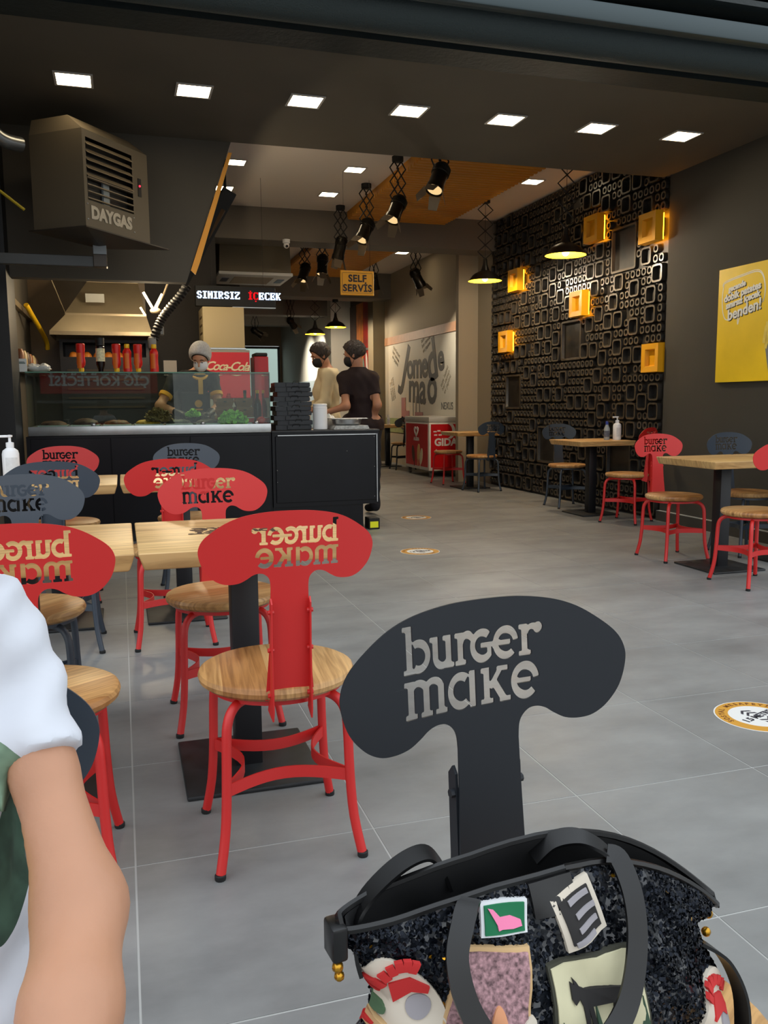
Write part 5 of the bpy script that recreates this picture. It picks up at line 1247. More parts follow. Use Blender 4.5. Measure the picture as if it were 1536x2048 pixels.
def person(label, base, J, skin, clothes, h=.011, headk=1., yaw=0., pitch=0., hair=HAIR, maskm=None, cap=None, gloves=None, group=None, rr=1.):
    """J: joints in world coordinates. clothes: list of (name, material, region function(P local)->bool distance, inflate)"""
    t = thing('person', label, 'person', base, 0, group); B = np.array(base, float)
    j = {k: np.array(v, float)-B for k, v in J.items() if k[:2] != 'th'}
    R = rotm(yaw, pitch)
    neckdir = j['head']+R@np.array((0, -.02, -.07))
    trunk = [S_cap(j['pelL'], j['pelR'], .105*rr, .105*rr), S_cap((j['pelL']+j['pelR'])/2, j['waist'], .115*rr, .105*rr), S_cap(j['waist'], j['chest'], .105*rr, .115*rr),
             S_cap(j['shL']*.7+j['shR']*.3, j['shR']*.7+j['shL']*.3, .085*rr, .085*rr), S_cap(j['chest'], (j['shL']+j['shR'])/2, .125*rr, .09*rr), S_cap(j['shL'], j['shR'], .052*rr, .052*rr),
             S_cap((j['shL']+j['shR'])/2, neckdir, .058*rr, .050*rr)]
    limbs = []
    for s in 'LR':
        limbs += [S_cap(j['sh'+s], j['el'+s], .048*rr, .038*rr), S_cap(j['el'+s], j['wr'+s], .039*rr, .026*rr),
                  S_cap(j['pel'+s], j['kn'+s], .082*rr, .055*rr), S_cap(j['kn'+s], j['an'+s], .054*rr, .036*rr), S_cap(j['an'+s], j['to'+s], .036*rr, .030*rr)]
    core = S_un(trunk+limbs, .035)
    hd = local(head_f(headk), j['head'], R)
    hands = []
    for s in 'LR':
        if 'hd'+s in j: hands += hand_f(j['wr'+s], j['hd'+s], J['th'+s] if 'th'+s in J else (1 if s == 'L' else -1, 0, .3))
    def full(P):
        d = S_un([core, hd], .02)(P)
        for q in hands: d = np.minimum(d, q(P))
        return d
    lo_, hi_ = bbox([v_ for k_, v_ in j.items() if k_[:2] != 'th'], .16)
    link('body', sdfmesh('body', full, lo_, hi_, h, skin), t)
    for nm, m, reg, inf in clothes:
        g_ = (lambda P, reg=reg, inf=inf: np.maximum(core(P)-inf-.0035*np.sin(P[:, 2]*46+P[:, 0]*31)*np.sin(P[:, 0]*38+P[:, 1]*27), reg(P+B)))
        link(nm, sdfmesh(nm, g_, lo_, hi_, h*.9, m), t)
    c = j['head']; lo2, hi2 = c-.16, c+.16
    if hair is not None: link('hair', sdfmesh('hair', local(hairf(headk, th=.010 if cap else .019, amp=0. if cap else 1.), c, R), lo2, hi2, .0065, hair), t)
    if cap is not None: link('hair_net', sdfmesh('hair_net', local(hairf(headk, .052, -.02, .024, 2., .25), c, R), lo2, hi2, .0065, cap), t)
    if maskm is not None:
        link('face_mask', sdfmesh('face_mask', local(maskf(headk), c, R), lo2, hi2, .0055, maskm), t)
        b = MB()
        for s in (-1, 1):
            P = [(s*.055, .035, -.01), (s*.074, .01, .0), (s*.083, -.02, .012)]; b.tube([Vector(R@np.array(p))*headk+Vector(c) for p in P], .002, 6)
            P = [(s*.05, .03, -.08), (s*.07, .0, -.05), (s*.080, -.02, -.02)]; b.tube([Vector(R@np.array(p))*headk+Vector(c) for p in P], .002, 6)
        obj('mask_strap', b, maskm, t)
    EY = mat('eye_white', (225, 220, 215), .3); 
    for s in (-1, 1):
        q = Vector(R@np.array((s*.031, .083, .006)))*headk+Vector(c)
        b = MB(); b.ball((0, 0, 0), (.013, .006, .007), 12, 8); b.v = [tuple(Vector(R@np.array(p))+q) for p in b.v]; e = obj('eye', b, EY, t)
        b = MB(); b.ball((0, .004, 0), (.006, .004, .006), 10, 6); b.v = [tuple(Vector(R@np.array(p))+q) for p in b.v]; obj('iris', b, BLK, e)
        b = MB(); P = [Vector(R@np.array((s*x, .090-abs(x-.03)*.3, z)))*headk+Vector(c) for x, z in ((.014, .028), (.03, .035), (.048, .029))]; b.tube(P, [.003, .0045, .0025], 6); obj('eyebrow', b, HAIR, t)
    return t, j, core, lo_, hi_
TSB = mat('black_polo', (22, 20, 20), .8); BRN = mat('very_dark_brown_shirt', (34, 16, 16), .85); CRM = mat('cream_shirt', (212, 196, 160), .85); NVY = mat('dark_trousers', (26, 26, 34), .85)
YTR = mat('yellow_sleeve_trim', (230, 170, 50), .7); GLV = mat('black_glove', (14, 14, 15), .45)
def seg_t(P, a, b): a = np.array(a, float); d = np.array(b, float)-a; return ((P-a)@d)/(d@d), np.linalg.norm(P-a-np.clip(((P-a)@d)/(d@d), 0, 1)[:, None]*d, axis=1)
def sleeves(J, cutL, cutR, low, neckz, extra=0.):
    """keep: torso above low and below neck, arms up to cut fraction"""
    def f(P):
        d = np.maximum(low-P[:, 2], P[:, 2]-neckz)
        for s, c in (('L', cutL), ('R', cutR)):
            t, r = seg_t(P, J['sh'+s], J['el'+s]); L = np.linalg.norm(np.array(J['el'+s])-np.array(J['sh'+s])); t2, r2_ = seg_t(P, J['el'+s], J['wr'+s])
            L2 = np.linalg.norm(np.array(J['wr'+s])-np.array(J['el'+s]))
            near = np.minimum(r, r2_) < .075
            cut = (t-c)*L if c <= 1 else (t2-(c-1))*L2
            if c <= 1: cut = np.where((r2_ < .06) & (t2 > .12), .05, cut)
            ct = np.array(J['chest'], float); torso = np.linalg.norm((P-ct)[:, :2], axis=1) < .13
            d = np.where(near & ~torso & (cut > 0), np.maximum(d, cut), np.where(near & ~torso, np.maximum(d, cut), d))
        return d
    return f
def below(z): return lambda P: P[:, 2]-z
# --- kitchen worker
J = dict(pelL=(.76, 8.28, .93), pelR=(.56, 8.30, .93), waist=(.66, 8.24, 1.04), chest=(.65, 8.10, 1.20), shL=(.82, 8.02, 1.335), shR=(.48, 8.06, 1.325), head=(.715, 7.93, 1.525),
         elL=(.86, 7.90, 1.10), elR=(.34, 7.95, 1.10), wrL=(.74, 7.66, 1.02), wrR=(.52, 7.66, 1.02), hdL=(.67, 7.52, .995), hdR=(.60, 7.55, .985), thL=(-1, 0, .3), thR=(1, 0, .3),
         knL=(.76, 8.22, .50), knR=(.55, 8.22, .50), anL=(.76, 8.28, .08), anR=(.55, 8.28, .08), toL=(.76, 8.10, .045), toR=(.55, 8.10, .045))
pw, jw, corew, low_, hiw_ = person('person in black polo, white hair net and mask preparing food behind the glass', (.66, 8.25, 0), J, SKIN,
    [('polo_shirt', TSB, sleeves(J, .62, .62, .90, 1.42), .012), ('trousers', NVY, below(.93), .010)], yaw=PI-.35+PI*0, pitch=-.62, maskm=mat('white_mask', (226, 230, 234), .7), cap=mat('white_hair_net', (206, 206, 206), .7, noise=.15, nscale=70, alpha=.8))
B = Vector((.66, 8.25, 0))
for s in 'LR':
    a = Vector(J['sh'+s]); e = Vector(J['el'+s]); d = (e-a)
    b = MB(); p0 = a+d*.54-B; p1 = a+d*.66-B; b.tube([p0, p1], [.062, .060], 18); obj('sleeve_trim', b, YTR, pw)
    w = Vector(J['wr'+s])-B; e_ = Vector(J['el'+s])-B
    fs = hand_f(J['wr'+s], J['hd'+s], J['th'+s], r=.0125); cu_ = S_cap(w+(e_-w)*.28, w, .036, .030)
    def gf(P, fs=fs, cu_=cu_):
        Q = P+np.array((.66, 8.25, 0)); dd = cu_(P)
        for q in fs: dd = np.minimum(dd, q(Q)-.002)
        return dd
    lo3, hi3 = bbox([w, e_*.3+w*.7, Vector(J['hd'+s])-B], .07); link('glove', sdfmesh('glove', gf, lo3, hi3, .006, GLV), pw)
b = MB(); n0 = Vector((.70, 8.0, 1.385))-B; b.tube([n0+Vector((.07*math.cos(a), .0+.06*math.sin(a)-.02, -.03*(math.sin(a) < 0)*abs(math.sin(a))*1.6)) for a in [i*PI/8 for i in range(17)]], .013, 8); b.box(.02, -.385, 1.20, .06, -.37, 1.34); obj('yellow_collar', b, YTR, pw)
b = MB(); b.rbox(-.135, -.335, .74, .125, -.315, 1.22, .008, 1); obj('apron', b, mat('apron_black', (18, 18, 20), .7), pw)
b = MB(); b.lathe([(.001, 0), (.034, 0), (.034, .003), (.001, .003)], 20, M=frame((.02, -.336, 1.115), (1, 0, 0), (0, 0, 1))); b.box(-.015, -.342, 1.055, .055, -.337, 1.07); obj('apron_badge', b, mat('badge_yellow', (226, 160, 30), .6), pw)
# --- man in cream shirt
J = dict(pelL=(2.10, 8.78, .93), pelR=(2.12, 8.98, .93), waist=(2.10, 8.88, 1.05), chest=(2.10, 8.87, 1.24), shL=(2.08, 8.70, 1.40), shR=(2.16, 9.02, 1.40), head=(2.03, 8.83, 1.60),
         elL=(2.03, 8.66, 1.12), elR=(2.08, 9.06, 1.12), wrL=(1.84, 8.60, 1.02), wrR=(1.86, 8.98, 1.03), hdL=(1.70, 8.62, .99), hdR=(1.72, 8.92, 1.0), thL=(0, 1, .5), thR=(0, -1, .5),
         knL=(2.08, 8.78, .50), knR=(2.10, 8.98, .50), anL=(2.12, 8.78, .08), anR=(2.13, 8.98, .08), toL=(1.96, 8.76, .045), toR=(1.97, 8.99, .045))
pm2, *_ = person('person in loose cream shirt and black mask looking down, standing at the counter end', (2.1, 8.88, 0), J, SKIN2,
    [('cream_shirt', CRM, sleeves(J, 1.75, 1.75, .84, 1.475), .022), ('trousers', NVY, below(.92), .010)], yaw=PI/2+.12, pitch=-.42, maskm=mat('black_mask', (16, 16, 18), .7))
b = MB(); b.tube([Vector((.0+.062*math.cos(a)-.02, -.03+.062*math.sin(a), 1.465+.015*math.cos(a))) for a in [i*PI/8 for i in range(17)]], .014, 8); obj('collar', b, CRM, pm2)
# --- man in dark short sleeves, back to us
J = dict(pelL=(2.20, 8.20, .90), pelR=(2.40, 8.18, .90), waist=(2.30, 8.20, 1.03), chest=(2.30, 8.20, 1.20), shL=(2.125, 8.22, 1.35), shR=(2.385, 8.13, 1.35), head=(2.215, 8.17, 1.575),
         elL=(2.11, 8.10, 1.08), elR=(2.415, 8.05, 1.09), wrL=(1.93, 8.16, 1.02), wrR=(2.40, 8.22, .90), hdL=(1.78, 8.18, .995), hdR=(2.36, 8.36, .88), thL=(0, 0, 1), thR=(-1, 0, .3),
         knL=(2.20, 8.18, .49), knR=(2.41, 8.16, .49), anL=(2.20, 8.16, .08), anR=(2.41, 8.14, .08), toL=(2.12, 8.29, .045), toR=(2.38, 8.28, .045))
pm3, *_ = person('person in dark short-sleeved shirt and black mask with back turned at the counter end', (2.3, 8.19, 0), J, SKIN2,
    [('dark_shirt', BRN, sleeves(J, .62, .62, .84, 1.46), .016), ('trousers', NVY, below(.90), .010)], yaw=PI/2-.42, pitch=-.25, maskm=mat('black_mask', (16, 16, 18), .7))
b = MB(); b.tube([Vector((-.03+.062*math.cos(a), -.02+.06*math.sin(a), 1.435)) for a in [i*PI/8 for i in range(17)]], .013, 8); obj('collar', b, BRN, pm3)

# --- seated person at the left edge, close to the camera
J = dict(pelL=(-.15, .72, .53), pelR=(-.31, .72, .53), waist=(-.225, .74, .62), chest=(-.230, .765, .76), shL=(-.103, .80, .890), shR=(-.35, .79, .888), head=(-.245, .75, 1.085),
         elL=(-.047, .655, .722), elR=(-.42, .62, .68), wrL=(-.060, .44, .635), wrR=(-.33, .40, .60), hdL=(-.09, .30, .61), hdR=(-.27, .28, .58), thL=(-1, 0, .4), thR=(1, 0, .4),
         knL=(-.13, .35, .50), knR=(-.33, .35, .50), anL=(-.13, .37, .09), anR=(-.33, .37, .09), toL=(-.13, .22, .05), toR=(-.33, .22, .05))
base = np.array((-.23, .70, 0.)); j = {k: np.array(v, float)-base for k, v in J.items()}
pf = thing('person', 'person seated at the left edge in white t-shirt with green leaf print', 'person', tuple(base))
arm = S_un([S_cap(j['shL'], j['shL']*.5+j['elL']*.5, .031, .024), S_cap(j['shL']*.5+j['elL']*.5, j['elL'], .024, .032), S_cap(j['elL'], j['elL']*.65+j['wrL']*.35, .033, .032), S_cap(j['elL']*.65+j['wrL']*.35, j['wrL'], .032, .022)], .02)
torso = S_un([S_ell(tuple(j['waist']), (.118, .085, .12)), S_ell(tuple(j['chest']), (.118, .082, .15)), S_cap(j['shL']+np.array((-.03, 0, .012)), j['shR']+np.array((.03, 0, .012)), .046, .046), S_cap(j['shL']+np.array((-.055, 0, .03)), j['shR']+np.array((.055, 0, .03)), .046, .046), S_cap(j['pelL'], j['pelR'], .085, .085), S_cap((j['shL']+j['shR'])/2, j['head']+np.array((0, .01, -.07)), .05, .043)], .05)
rest_ = S_un([S_cap(j['shR'], j['elR'], .043, .035), S_cap(j['elR'], j['wrR'], .035, .024), S_cap(j['pelL'], j['knL'], .075, .052), S_cap(j['pelR'], j['knR'], .075, .052), S_cap(j['knL'], j['anL'], .050, .034), S_cap(j['knR'], j['anR'], .050, .034), S_cap(j['anL'], j['toL'], .034, .028), S_cap(j['anR'], j['toR'], .034, .028)], .03)
hd = local(head_f(.95), j['head'], rotm(PI, -.1)); hands = hand_f(j['wrL'], j['hdL'], J['thL'], r=.009)+hand_f(j['wrR'], j['hdR'], J['thR'], r=.009)
def fullp(P):
    d = np.minimum(S_un([torso, rest_], .03)(P), S_un([arm, torso], .015)(P)); d = np.minimum(d, hd(P))
    for q in hands: d = np.minimum(d, q(P))
    return d
lo_, hi_ = bbox([v_ for k_, v_ in j.items() if k_[:2] != 'th'], .15)
def skinsss():
    m = mat('arm_skin', (186, 136, 106), .5, noise=.07, nscale=11, bump=.05, bscale=150); m.node_tree.nodes['Principled BSDF'].inputs['Subsurface Weight'].default_value = .08; m.node_tree.nodes['Principled BSDF'].inputs['Subsurface Radius'].default_value = (.02, .008, .004); return m
link('body', sdfmesh('body', fullp, lo_, hi_, .0085, skinsss()), pf)
def leafshirt():
    m = bpy.data.materials.new('white_tshirt_leaf_print'); m.use_nodes = True; nt = m.node_tree; N = nt.nodes; L = nt.links; b = N['Principled BSDF']; b.inputs['Roughness'].default_value = .9
    t = N.new('ShaderNodeTexCoord'); prev = None
    base_ = N.new('ShaderNodeRGB'); base_.outputs[0].default_value = (*lin((206, 209, 217)), 1); prev = base_.outputs[0]
    # print ellipses in the x-z plane of the shirt front: (cx, cz, rx, rz, angle, colour)
    nz = N.new('ShaderNodeTexNoise'); nz.inputs['Scale'].default_value = 40; L.new(t.outputs['Object'], nz.inputs['Vector'])
    for cx, cz, rx, rz, a, c in ((.128, .805, .022, .040, -.5, (120, 146, 122)), (.128, .735, .016, .060, .15, (64, 90, 74)), (.095, .715, .022, .05, .2, (222, 200, 90)), (.07, .76, .02, .06, -.3, (100, 130, 108)), (.03, .72, .022, .06, .3, (80, 110, 90)), (-.03, .78, .02, .06, -.2, (110, 140, 116))):
        mp_ = N.new('ShaderNodeMapping'); mp_.vector_type = 'TEXTURE'; mp_.inputs['Location'].default_value = (cx, 0, cz); mp_.inputs['Rotation'].default_value = (0, a, 0); mp_.inputs['Scale'].default_value = (rx, 100, rz)
        L.new(t.outputs['Object'], mp_.inputs[0]); ln_ = N.new('ShaderNodeVectorMath'); ln_.operation = 'LENGTH'; L.new(mp_.outputs[0], ln_.inputs[0])
        gt = N.new('ShaderNodeMath'); gt.operation = 'LESS_THAN'; gt.inputs[1].default_value = 1.; L.new(ln_.outputs['Value'], gt.inputs[0])
        sep = N.new('ShaderNodeSeparateXYZ'); L.new(t.outputs['Object'], sep.inputs[0]); fr = N.new('ShaderNodeMath'); fr.operation = 'LESS_THAN'; fr.inputs[1].default_value = .10; L.new(sep.outputs[1], fr.inputs[0])
        mm = N.new('ShaderNodeMath'); mm.operation = 'MULTIPLY'; L.new(gt.outputs[0], mm.inputs[0]); L.new(fr.outputs[0], mm.inputs[1])
        mx = N.new('ShaderNodeMix'); mx.data_type = 'RGBA'; L.new(mm.outputs[0], mx.inputs[0]); L.new(prev, mx.inputs[6])
        rr = N.new('ShaderNodeValToRGB'); rr.color_ramp.elements[0].color = (*[v*.6 for v in lin(c)], 1); rr.color_ramp.elements[1].color = (*lin(c), 1); rr.color_ramp.elements[0].position = .35; rr.color_ramp.elements[1].position = .6
        L.new(nz.outputs[0], rr.inputs[0]); L.new(rr.outputs[0], mx.inputs[7]); prev = mx.outputs[2]
    L.new(prev, b.inputs['Base Color']); return m
slv = S_un([S_cap(j['shL'], j['shL']*.45+j['elL']*.55, .029, .027), torso], .02)
slr = S_un([S_cap(j['shR'], j['shR']*.52+j['elR']*.48, .050, .052), torso], .03)
def shirt(P):
    d = np.minimum(slv(P), slr(P))-.008-.0045*np.sin(P[:, 2]*52+P[:, 0]*50)*np.sin(P[:, 1]*60-P[:, 0]*30)-.002*np.sin(P[:, 2]*120-P[:, 0]*90)
    for s in 'LR':
        t, r = seg_t(P, j['sh'+s], j['el'+s]); L = np.linalg.norm(j['el'+s]-j['sh'+s]); tor = np.abs(P[:, 0]) < .127
        d = np.where((r < .08) & ~tor, np.maximum(d, (t-.47)*L), d)
    d = np.maximum(d, P[:, 2]-.955); return np.maximum(d, .50-P[:, 2])
link('t_shirt', sdfmesh('t_shirt', shirt, lo_, hi_, .0075, leafshirt()), pf)
link('shorts', sdfmesh('shorts', lambda P: np.maximum(S_un([torso, rest_], .03)(P)-.010, np.maximum(P[:, 2]-.54, np.maximum(-(P[:, 1]+.30), .40-P[:, 2]))), lo_, hi_, .010, mat('denim', (60, 76, 104), .9)), pf)
link('hair', sdfmesh('hair', local(hairf(.95, .06, -.12, .02), j['head'], rotm(PI, -.1)), j['head']-.17, j['head']+.17, .008, HAIR), pf)
for s in (-1, 1):
    R = rotm(PI, -.1); q = Vector(R@np.array((s*.029, .079, .006)))+Vector(j['head']); b = MB(); b.ball(tuple(q), (.012, .006, .007), 10, 6); e = obj('eye', b, mat('eye_white', (225, 220, 215), .3), pf)
    b = MB(); b.ball(tuple(q+Vector((0, -.004, 0))), .005, 8, 6); obj('iris', b, BLK, e)
b = MB(); q = Vector(j['head']); b.ball((q.x, q.y-.083, q.z-.052), (.024, .008, .008), 12, 8); obj('lips', b, mat('lip', (170, 96, 90), .5), pf)

# ================================================================= HANDBAG
BG = (.357, .655, .456); byaw = .12
bag = thing('handbag', 'black sequined tote bag with embroidered patches on the near chair', 'bag', BG, byaw)
TT = [0, .04, .2, .42, .60, .72, .86, 1.0]; AW_ = [.172, .188, .196, .192, .176, .172, .190, .206]; AB = [.055, .066, .072, .068, .056, .048, .036, .022]; BH = .236
def bagp(u, t, off=0.):
    """u in turns: 0 = front centre, .25 = right end, .5 = back centre; t height 0..1"""
    a = np.interp(t, TT, AW_); d = np.interp(t, TT, AB); an = 2*PI*u
    sx_, cxx = math.sin(an), math.cos(an); ex = .75
    x = a*math.copysign(abs(sx_)**.85, sx_); y = -d*math.copysign(abs(cxx)**ex, cxx)
    z = BH*t; k = t*t
    z += k*(-.095*max(0, x/.20)**2-.012*max(0, -x/.19)**2)+.008*k*(1 if y > 0 else 0)
    fold = (.006*math.sin(x*42+2*t)*math.sin(t*7+1)+.003*math.sin(x*100+t*18))*min(1, max(0, (1-t)*4)+.15)
    y += (-fold if y < 0 else fold)
    nrm = Vector((x/(a*a), y/(d*d), 0)).normalized()
    return Vector((x, y, z))+nrm*off
def bagmat():
    m = bpy.data.materials.new('black_sequin_fabric'); m.use_nodes = True; nt = m.node_tree; N = nt.nodes; L = nt.links; b = N['Principled BSDF']
    t = N.new('ShaderNodeTexCoord'); v = N.new('ShaderNodeTexVoronoi'); v.inputs['Scale'].default_value = 150; L.new(t.outputs['Object'], v.inputs['Vector'])
    sub = N.new('ShaderNodeVectorMath'); sub.operation = 'SUBTRACT'; sub.inputs[1].default_value = (.5, .5, .5); L.new(v.outputs['Color'], sub.inputs[0])
    scl = N.new('ShaderNodeVectorMath'); scl.operation = 'SCALE'; scl.inputs['Scale'].default_value = 1.1; L.new(sub.outputs[0], scl.inputs[0])
    g_ = N.new('ShaderNodeNewGeometry'); ad = N.new('ShaderNodeVectorMath'); L.new(g_.outputs['Normal'], ad.inputs[0]); L.new(scl.outputs[0], ad.inputs[1]); nn = N.new('ShaderNodeVectorMath'); nn.operation = 'NORMALIZE'; L.new(ad.outputs[0], nn.inputs[0]); L.new(nn.outputs[0], b.inputs['Normal'])
    b.inputs['Base Color'].default_value = (.010, .012, .016, 1); b.inputs['Roughness'].default_value = .22; b.inputs['Specular IOR Level'].default_value = .7
    return m
SEQ = bagmat()
nU, nT = 96, 40; V = []; F = []
for i in range(nT+1):
    for k in range(nU): V.append(bagp(k/nU, i/nT))
for i in range(nT):
    for k in range(nU): F.append((i*nU+k, i*nU+(k+1) % nU, (i+1)*nU+(k+1) % nU, (i+1)*nU+k))
F.append(list(range(nU))[::-1])
# inner lining
o0 = len(V)
LV, LF = [], []
for i in range(8):
    for k in range(nU): p = bagp(k/nU, 1-.07*i); LV.append(Vector((p.x*.975, p.y*.86, p.z+.0005)))
o0 = 0
for i in range(7):
    for k in range(nU): LF.append((o0+i*nU+k, o0+i*nU+(k+1) % nU, o0+(i+1)*nU+(k+1) % nU, o0+(i+1)*nU+k))
LF.append([o0+7*nU+k for k in range(nU)])
b = MB(); b.add(V, F); obj('bag_body', b, SEQ, bag)
LEA = mat('black_leather', (13, 13, 14), .33, spec=.5)
b = MB(); b.add(LV, LF); obj('lining', b, mat('dark_lining', (14, 14, 16), .8), bag)
b = MB(); b.tube([bagp(k/64, 1.0)+Vector((0, 0, .002)) for k in range(65)], .0035, 6); obj('rim_piping', b, LEA, bag)
sq = MB(); rd = random.Random(21)
for _ in range(11000):
    u = rd.uniform(-.27, .27); t_ = rd.uniform(.05, 1.0); p = bagp(u, t_, .0015); e = .004
    tu = (bagp(u+e, t_)-bagp(u-e, t_)).normalized(); tv = (bagp(u, min(1, t_+.02))-bagp(u, t_-.02)).normalized(); n = tu.cross(tv).normalized()
    n = (n+Vector((rd.gauss(0, .38), rd.gauss(0, .38), rd.gauss(0, .38)))).normalized(); x = n.cross(Vector((0, 0, 1))).normalized(); y = n.cross(x); r = .0019
    sq.add([p+(x*math.cos(a)+y*math.sin(a))*r for a in [i*PI/3 for i in range(6)]], [(0, 1, 2, 3, 4, 5)], 0 if rd.random() > .006 else 1)
so = obj('sequin', sq, [mat('sequin_black', (24, 28, 36), .17, metal=.8), mat('sequin_gold', (220, 160, 40), .25, metal=.9)], bag, False); so['kind'] = 'stuff'
def patch(nm, u0, t0, w, hgt, rot, shape, m, off=.003, n=24, lab=None, parent=None, flat=False):
    """flat embroidered shape laid over the bag front; shape = unit polygon"""
    b = MB(); V = []; cs, sn = math.cos(rot), math.sin(rot); poly = shape
    def put(q, o): 
        x = (q[0]*cs*w-q[1]*sn*hgt); z = (q[0]*sn*w+q[1]*cs*hgt)
        xx = u0+x; t_ = t0+z/BH; a = np.interp(t_, TT, AW_); v_ = max(-1, min(1, xx/a)); u = math.asin(math.copysign(abs(v_)**(1/.85), v_))/(2*PI)
        return bagp(u, max(0.02, min(1, t_)), o)
    cx = sum(q[0] for q in poly)/len(poly); cz = sum(q[1] for q in poly)/len(poly)
    rings = [1, .8, .55, .3]
    for k in rings:
        for q in poly: V.append(put((cx+(q[0]-cx)*k, cz+(q[1]-cz)*k), off+.002))
    V.append(put((cx, cz), off+.002)); N_ = len(poly); F = []
    for i in range(len(rings)-1):
        for k in range(N_): F.append((i*N_+k, i*N_+(k+1) % N_, (i+1)*N_+(k+1) % N_, (i+1)*N_+k))
    for k in range(N_): F.append(((len(rings)-1)*N_+k, (len(rings)-1)*N_+(k+1) % N_, len(V)-1))
    if flat: V = V[:N_]; F = [list(range(N_))]
    o_ = len(V)
    for q in poly: V.append(put(q, off-.0025))
    for k in range(N_): F.append((o_+k, o_+(k+1) % N_, (k+1) % N_, k))
    b.add(V, F); o = obj(nm, b, m, parent or bag)
    if lab: o['label'] = lab
    return o
sqp = []
for a, b_ in (((-.5, -.5), (.5, -.5)), ((.5, -.5), (.5, .5)), ((.5, .5), (-.5, .5)), ((-.5, .5), (-.5, -.5))):
    for k in range(6): sqp.append((a[0]+(b_[0]-a[0])*k/6, a[1]+(b_[1]-a[1])*k/6))
ovp = [(.5*math.cos(i*PI/14), .5*math.sin(i*PI/14)) for i in range(28)]
egg = [(.46*math.cos(i*PI/14)*(1-.25*math.sin(i*PI/14)), .55*math.sin(i*PI/14)) for i in range(28)]
LT = mat('patch_cream', (206, 196, 180), .9); PR = mat('patch_red', (190, 40, 40), .9); PGR = mat('patch_green', (24, 110, 70), .9); PPK = mat('patch_pink', (236, 130, 170), .9)
PGY = mat('patch_grey', (150, 146, 150), .9); PBK = mat('patch_black', (40, 38, 38), .9); PTN = mat('patch_tan', (200, 166, 120), .9); PWH = mat('patch_white', (220, 222, 224), .9)
PTW = mat('tweed_pattern', (150, 116, 120), .9, noise=.7, nscale=260); PBE = mat('patch_beige_scene', (206, 200, 166), .9, noise=.06, nscale=30)
PX = [  # centre x (from bag middle), t, w, h, rot
 ('small_patch', -.068, .915, .044, .026, -.14), ('label_patch', .004, .865, .046, .046, .26), ('oval_patch', -.160, .70, .056, .088, .45),
 ('tweed_patch', -.092, .66, .070, .085, -.2), ('scene_patch', .012, .545, .098, .085, -.02), ('oval_patch', .160, .26, .065, .10, -.15)]
n_, x, t0, w, h_, r = PX[0]; q = patch(n_, x, t0, w, h_, r, sqp, PWH, .003, lab='small white-edged patch with pink animal on green'); patch('green_field', x, t0, w*.86, h_*.84, r, sqp, PGR, .0045, parent=q)
patch('pink_animal', x, t0, w*.8, h_*.7, r, [(-.45, .5), (-.3, .42), (-.12, .08), (.15, .1), (.42, -.1), (.45, -.35), (.2, -.42), (-.1, -.38), (-.2, -.42), (-.22, -.2), (-.3, .05)], PPK, .006, parent=q, flat=True)
n_, x, t0, w, h_, r = PX[1]; q = patch(n_, x, t0, w, h_, r, sqp, LT, .003, lab='dark woven label patch with cream border'); patch('dark_field', x, t0, w*.76, h_*.76, r, sqp, PBK, .0045, parent=q)
for k in range(4): patch('woven_line', x-.0+.006*math.sin(k), t0+(.06-.045*k), w*.5, .004, r, sqp, PGY, .006, parent=q)
for n_, x, t0, w, h_, r in (PX[2], PX[5]):
    q = patch(n_, x, t0, w, h_, r, egg, LT, .003, lab='cream egg-shaped patch with red picture, %s side of the bag' % ('left' if x < 0 else 'right'))
    patch('red_picture', x+.004, t0+.06, w*.55, h_*.26, r-.5, [(-.5, .3), (0, .5), (.5, .1), (.5, -.2), (.1, -.1), (-.3, -.5)], PR, .0055, parent=q, flat=True)
    patch('grey_picture', x+.012, t0-.01, w*.36, h_*.24, r, ovp, PGY, .0045, parent=q); patch('green_picture', x-.018, t0-.02, w*.24, h_*.2, r, ovp, mat('patch_dull_green', (80, 110, 80), .9), .0045, parent=q)
    patch('tan_banner', x-.006+.004, t0-.13, w*.95, h_*.15, r-.95, sqp, PTN, .006, parent=q)
    for k in range(7): patch('red_stitch', x-.006+(k-3)*.007*math.cos(r-.95), t0-.13+(k-3)*.007*math.sin(r-.95)/BH, .004, .007, r-.95, sqp, PR, .0085, parent=q)
    for k in range(7): a = PI/2+r+(k-3)*.26; patch('red_stitch', x+.38*w*math.cos(a), t0+.43*h_*math.sin(a)/BH, .006, .010, a-PI/2, sqp, PR, .006, parent=q)
n_, x, t0, w, h_, r = PX[3]; q = patch(n_, x, t0, w, h_, r, sqp, PTN, .003, lab='pink and brown tweed patch with tan stitched edge'); patch('tweed_field', x, t0, w*.92, h_*.92, r, sqp, PTW, .0045, parent=q)
for k in range(3): patch('leaf_picture', x-.02+.022*k, t0-.12+.05*(k % 2), w*.2, h_*.42, r+.5-.5*k, ovp, [PTN, mat('patch_peach', (214, 150, 110), .9), LT][k], .0065, parent=q)
n_, x, t0, w, h_, r = PX[4]; q = patch(n_, x, t0, w, h_, r, sqp, mat('patch_dark_edge', (60, 60, 50), .9), .003, lab='beige square patch with a dark deer standing among firs'); patch('beige_field', x, t0, w*.94, h_*.94, r, sqp, PBE, .0045, parent=q)
deer = [(-.40, .42), (-.34, .36), (-.36, .46), (-.30, .38), (-.26, .30), (-.18, .24), (.2, .22), (.40, .20), (.46, .10), (.40, .06), (.42, -.42), (.36, -.42), (.32, -.02), (.28, -.42), (.22, -.42), (.22, -.02), (-.08, -.02), (-.08, -.42), (-.14, -.42), (-.16, .0), (-.20, -.42), (-.26, -.42), (-.24, .04), (-.28, .16), (-.38, .14), (-.42, .22)]
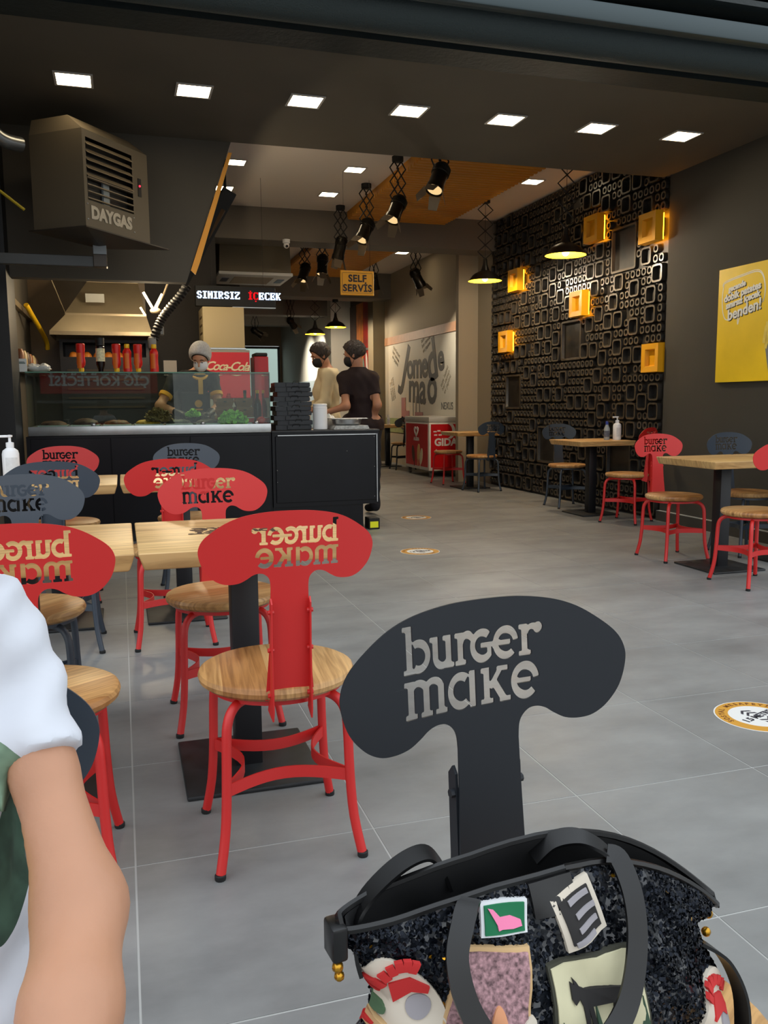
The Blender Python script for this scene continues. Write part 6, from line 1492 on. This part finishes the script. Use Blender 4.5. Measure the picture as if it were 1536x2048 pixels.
patch('dark_deer', x, t0, w*.7, h_*.72, 0, deer, PBK, .0068, parent=q, flat=True)
for k in range(3): patch('dark_fir', x-.042+.04*k+.004*(k == 2), t0-.10, .014, .05, 0, [(-.5, -.5), (.5, -.5), (.25, -.1), (.3, -.1), (0, .5), (-.3, -.1), (-.25, -.1)], mat('fir_green', (60, 84, 66), .9), .006, parent=q, flat=True)
q = patch('snap_tab', -.018, .955, .044, .032, .05, sqp, LEA, .003, lab='square black leather snap tab')
# handles
def strap(pts, wd, nm='handle'):
    P = smooth2(pts, 7); b = MB(); b.ribbon(P, wd, .019, .0032); obj(nm, b, LEA, bag)
strap([(-.098, -.026, .236), (-.112, -.040, .228), (-.126, -.055, .205), (-.122, -.072, .170), (-.100, -.088, .138), (-.060, -.095, .120), (-.015, -.095, .120), (.022, -.085, .140), (.046, -.068, .175), (.056, -.050, .210), (.056, -.030, .236), (.048, -.022, .240)], (1, .0, .25))
strap([(-.188, .0, .180), (-.192, .002, .205), (-.182, .010, .232), (-.145, .022, .250), (-.112, .030, .252), (-.096, .030, .236), (-.088, .028, .215)], (0.25, 1, .2))
strap([(-.005, .018, .228), (.012, .012, .244), (.030, .0, .250), (.046, -.012, .244), (.058, -.024, .232)], (.2, 1, .3))
strap([(.165, -.02, .12), (.190, -.03, .10), (.205, -.04, .06), (.20, -.05, .01)], (0, 1, 0), 'side_strap')
b = MB(); p = bagp(-.25, 1.0); b.rbox(p.x-.010, p.y-.012, p.z-.022, p.x+.004, p.y+.012, p.z+.008, .003, 2); obj('zip_end', b, LEA, bag)
b = MB(); b.ball((p.x-.004, p.y-.006, p.z-.028), .005, 8, 6); b.ball((p.x-.002, p.y-.004, p.z-.038), .0045, 8, 6); p = bagp(.25, .95); b.ball((p.x, p.y, p.z-.012), .005, 8, 6); b.ball((p.x-.006, p.y-.004, p.z-.028), .005, 8, 6); o = obj('gold_bead', b, mat('bead_gold', (200, 150, 50), .3, metal=.9), bag); o['kind'] = 'stuff'
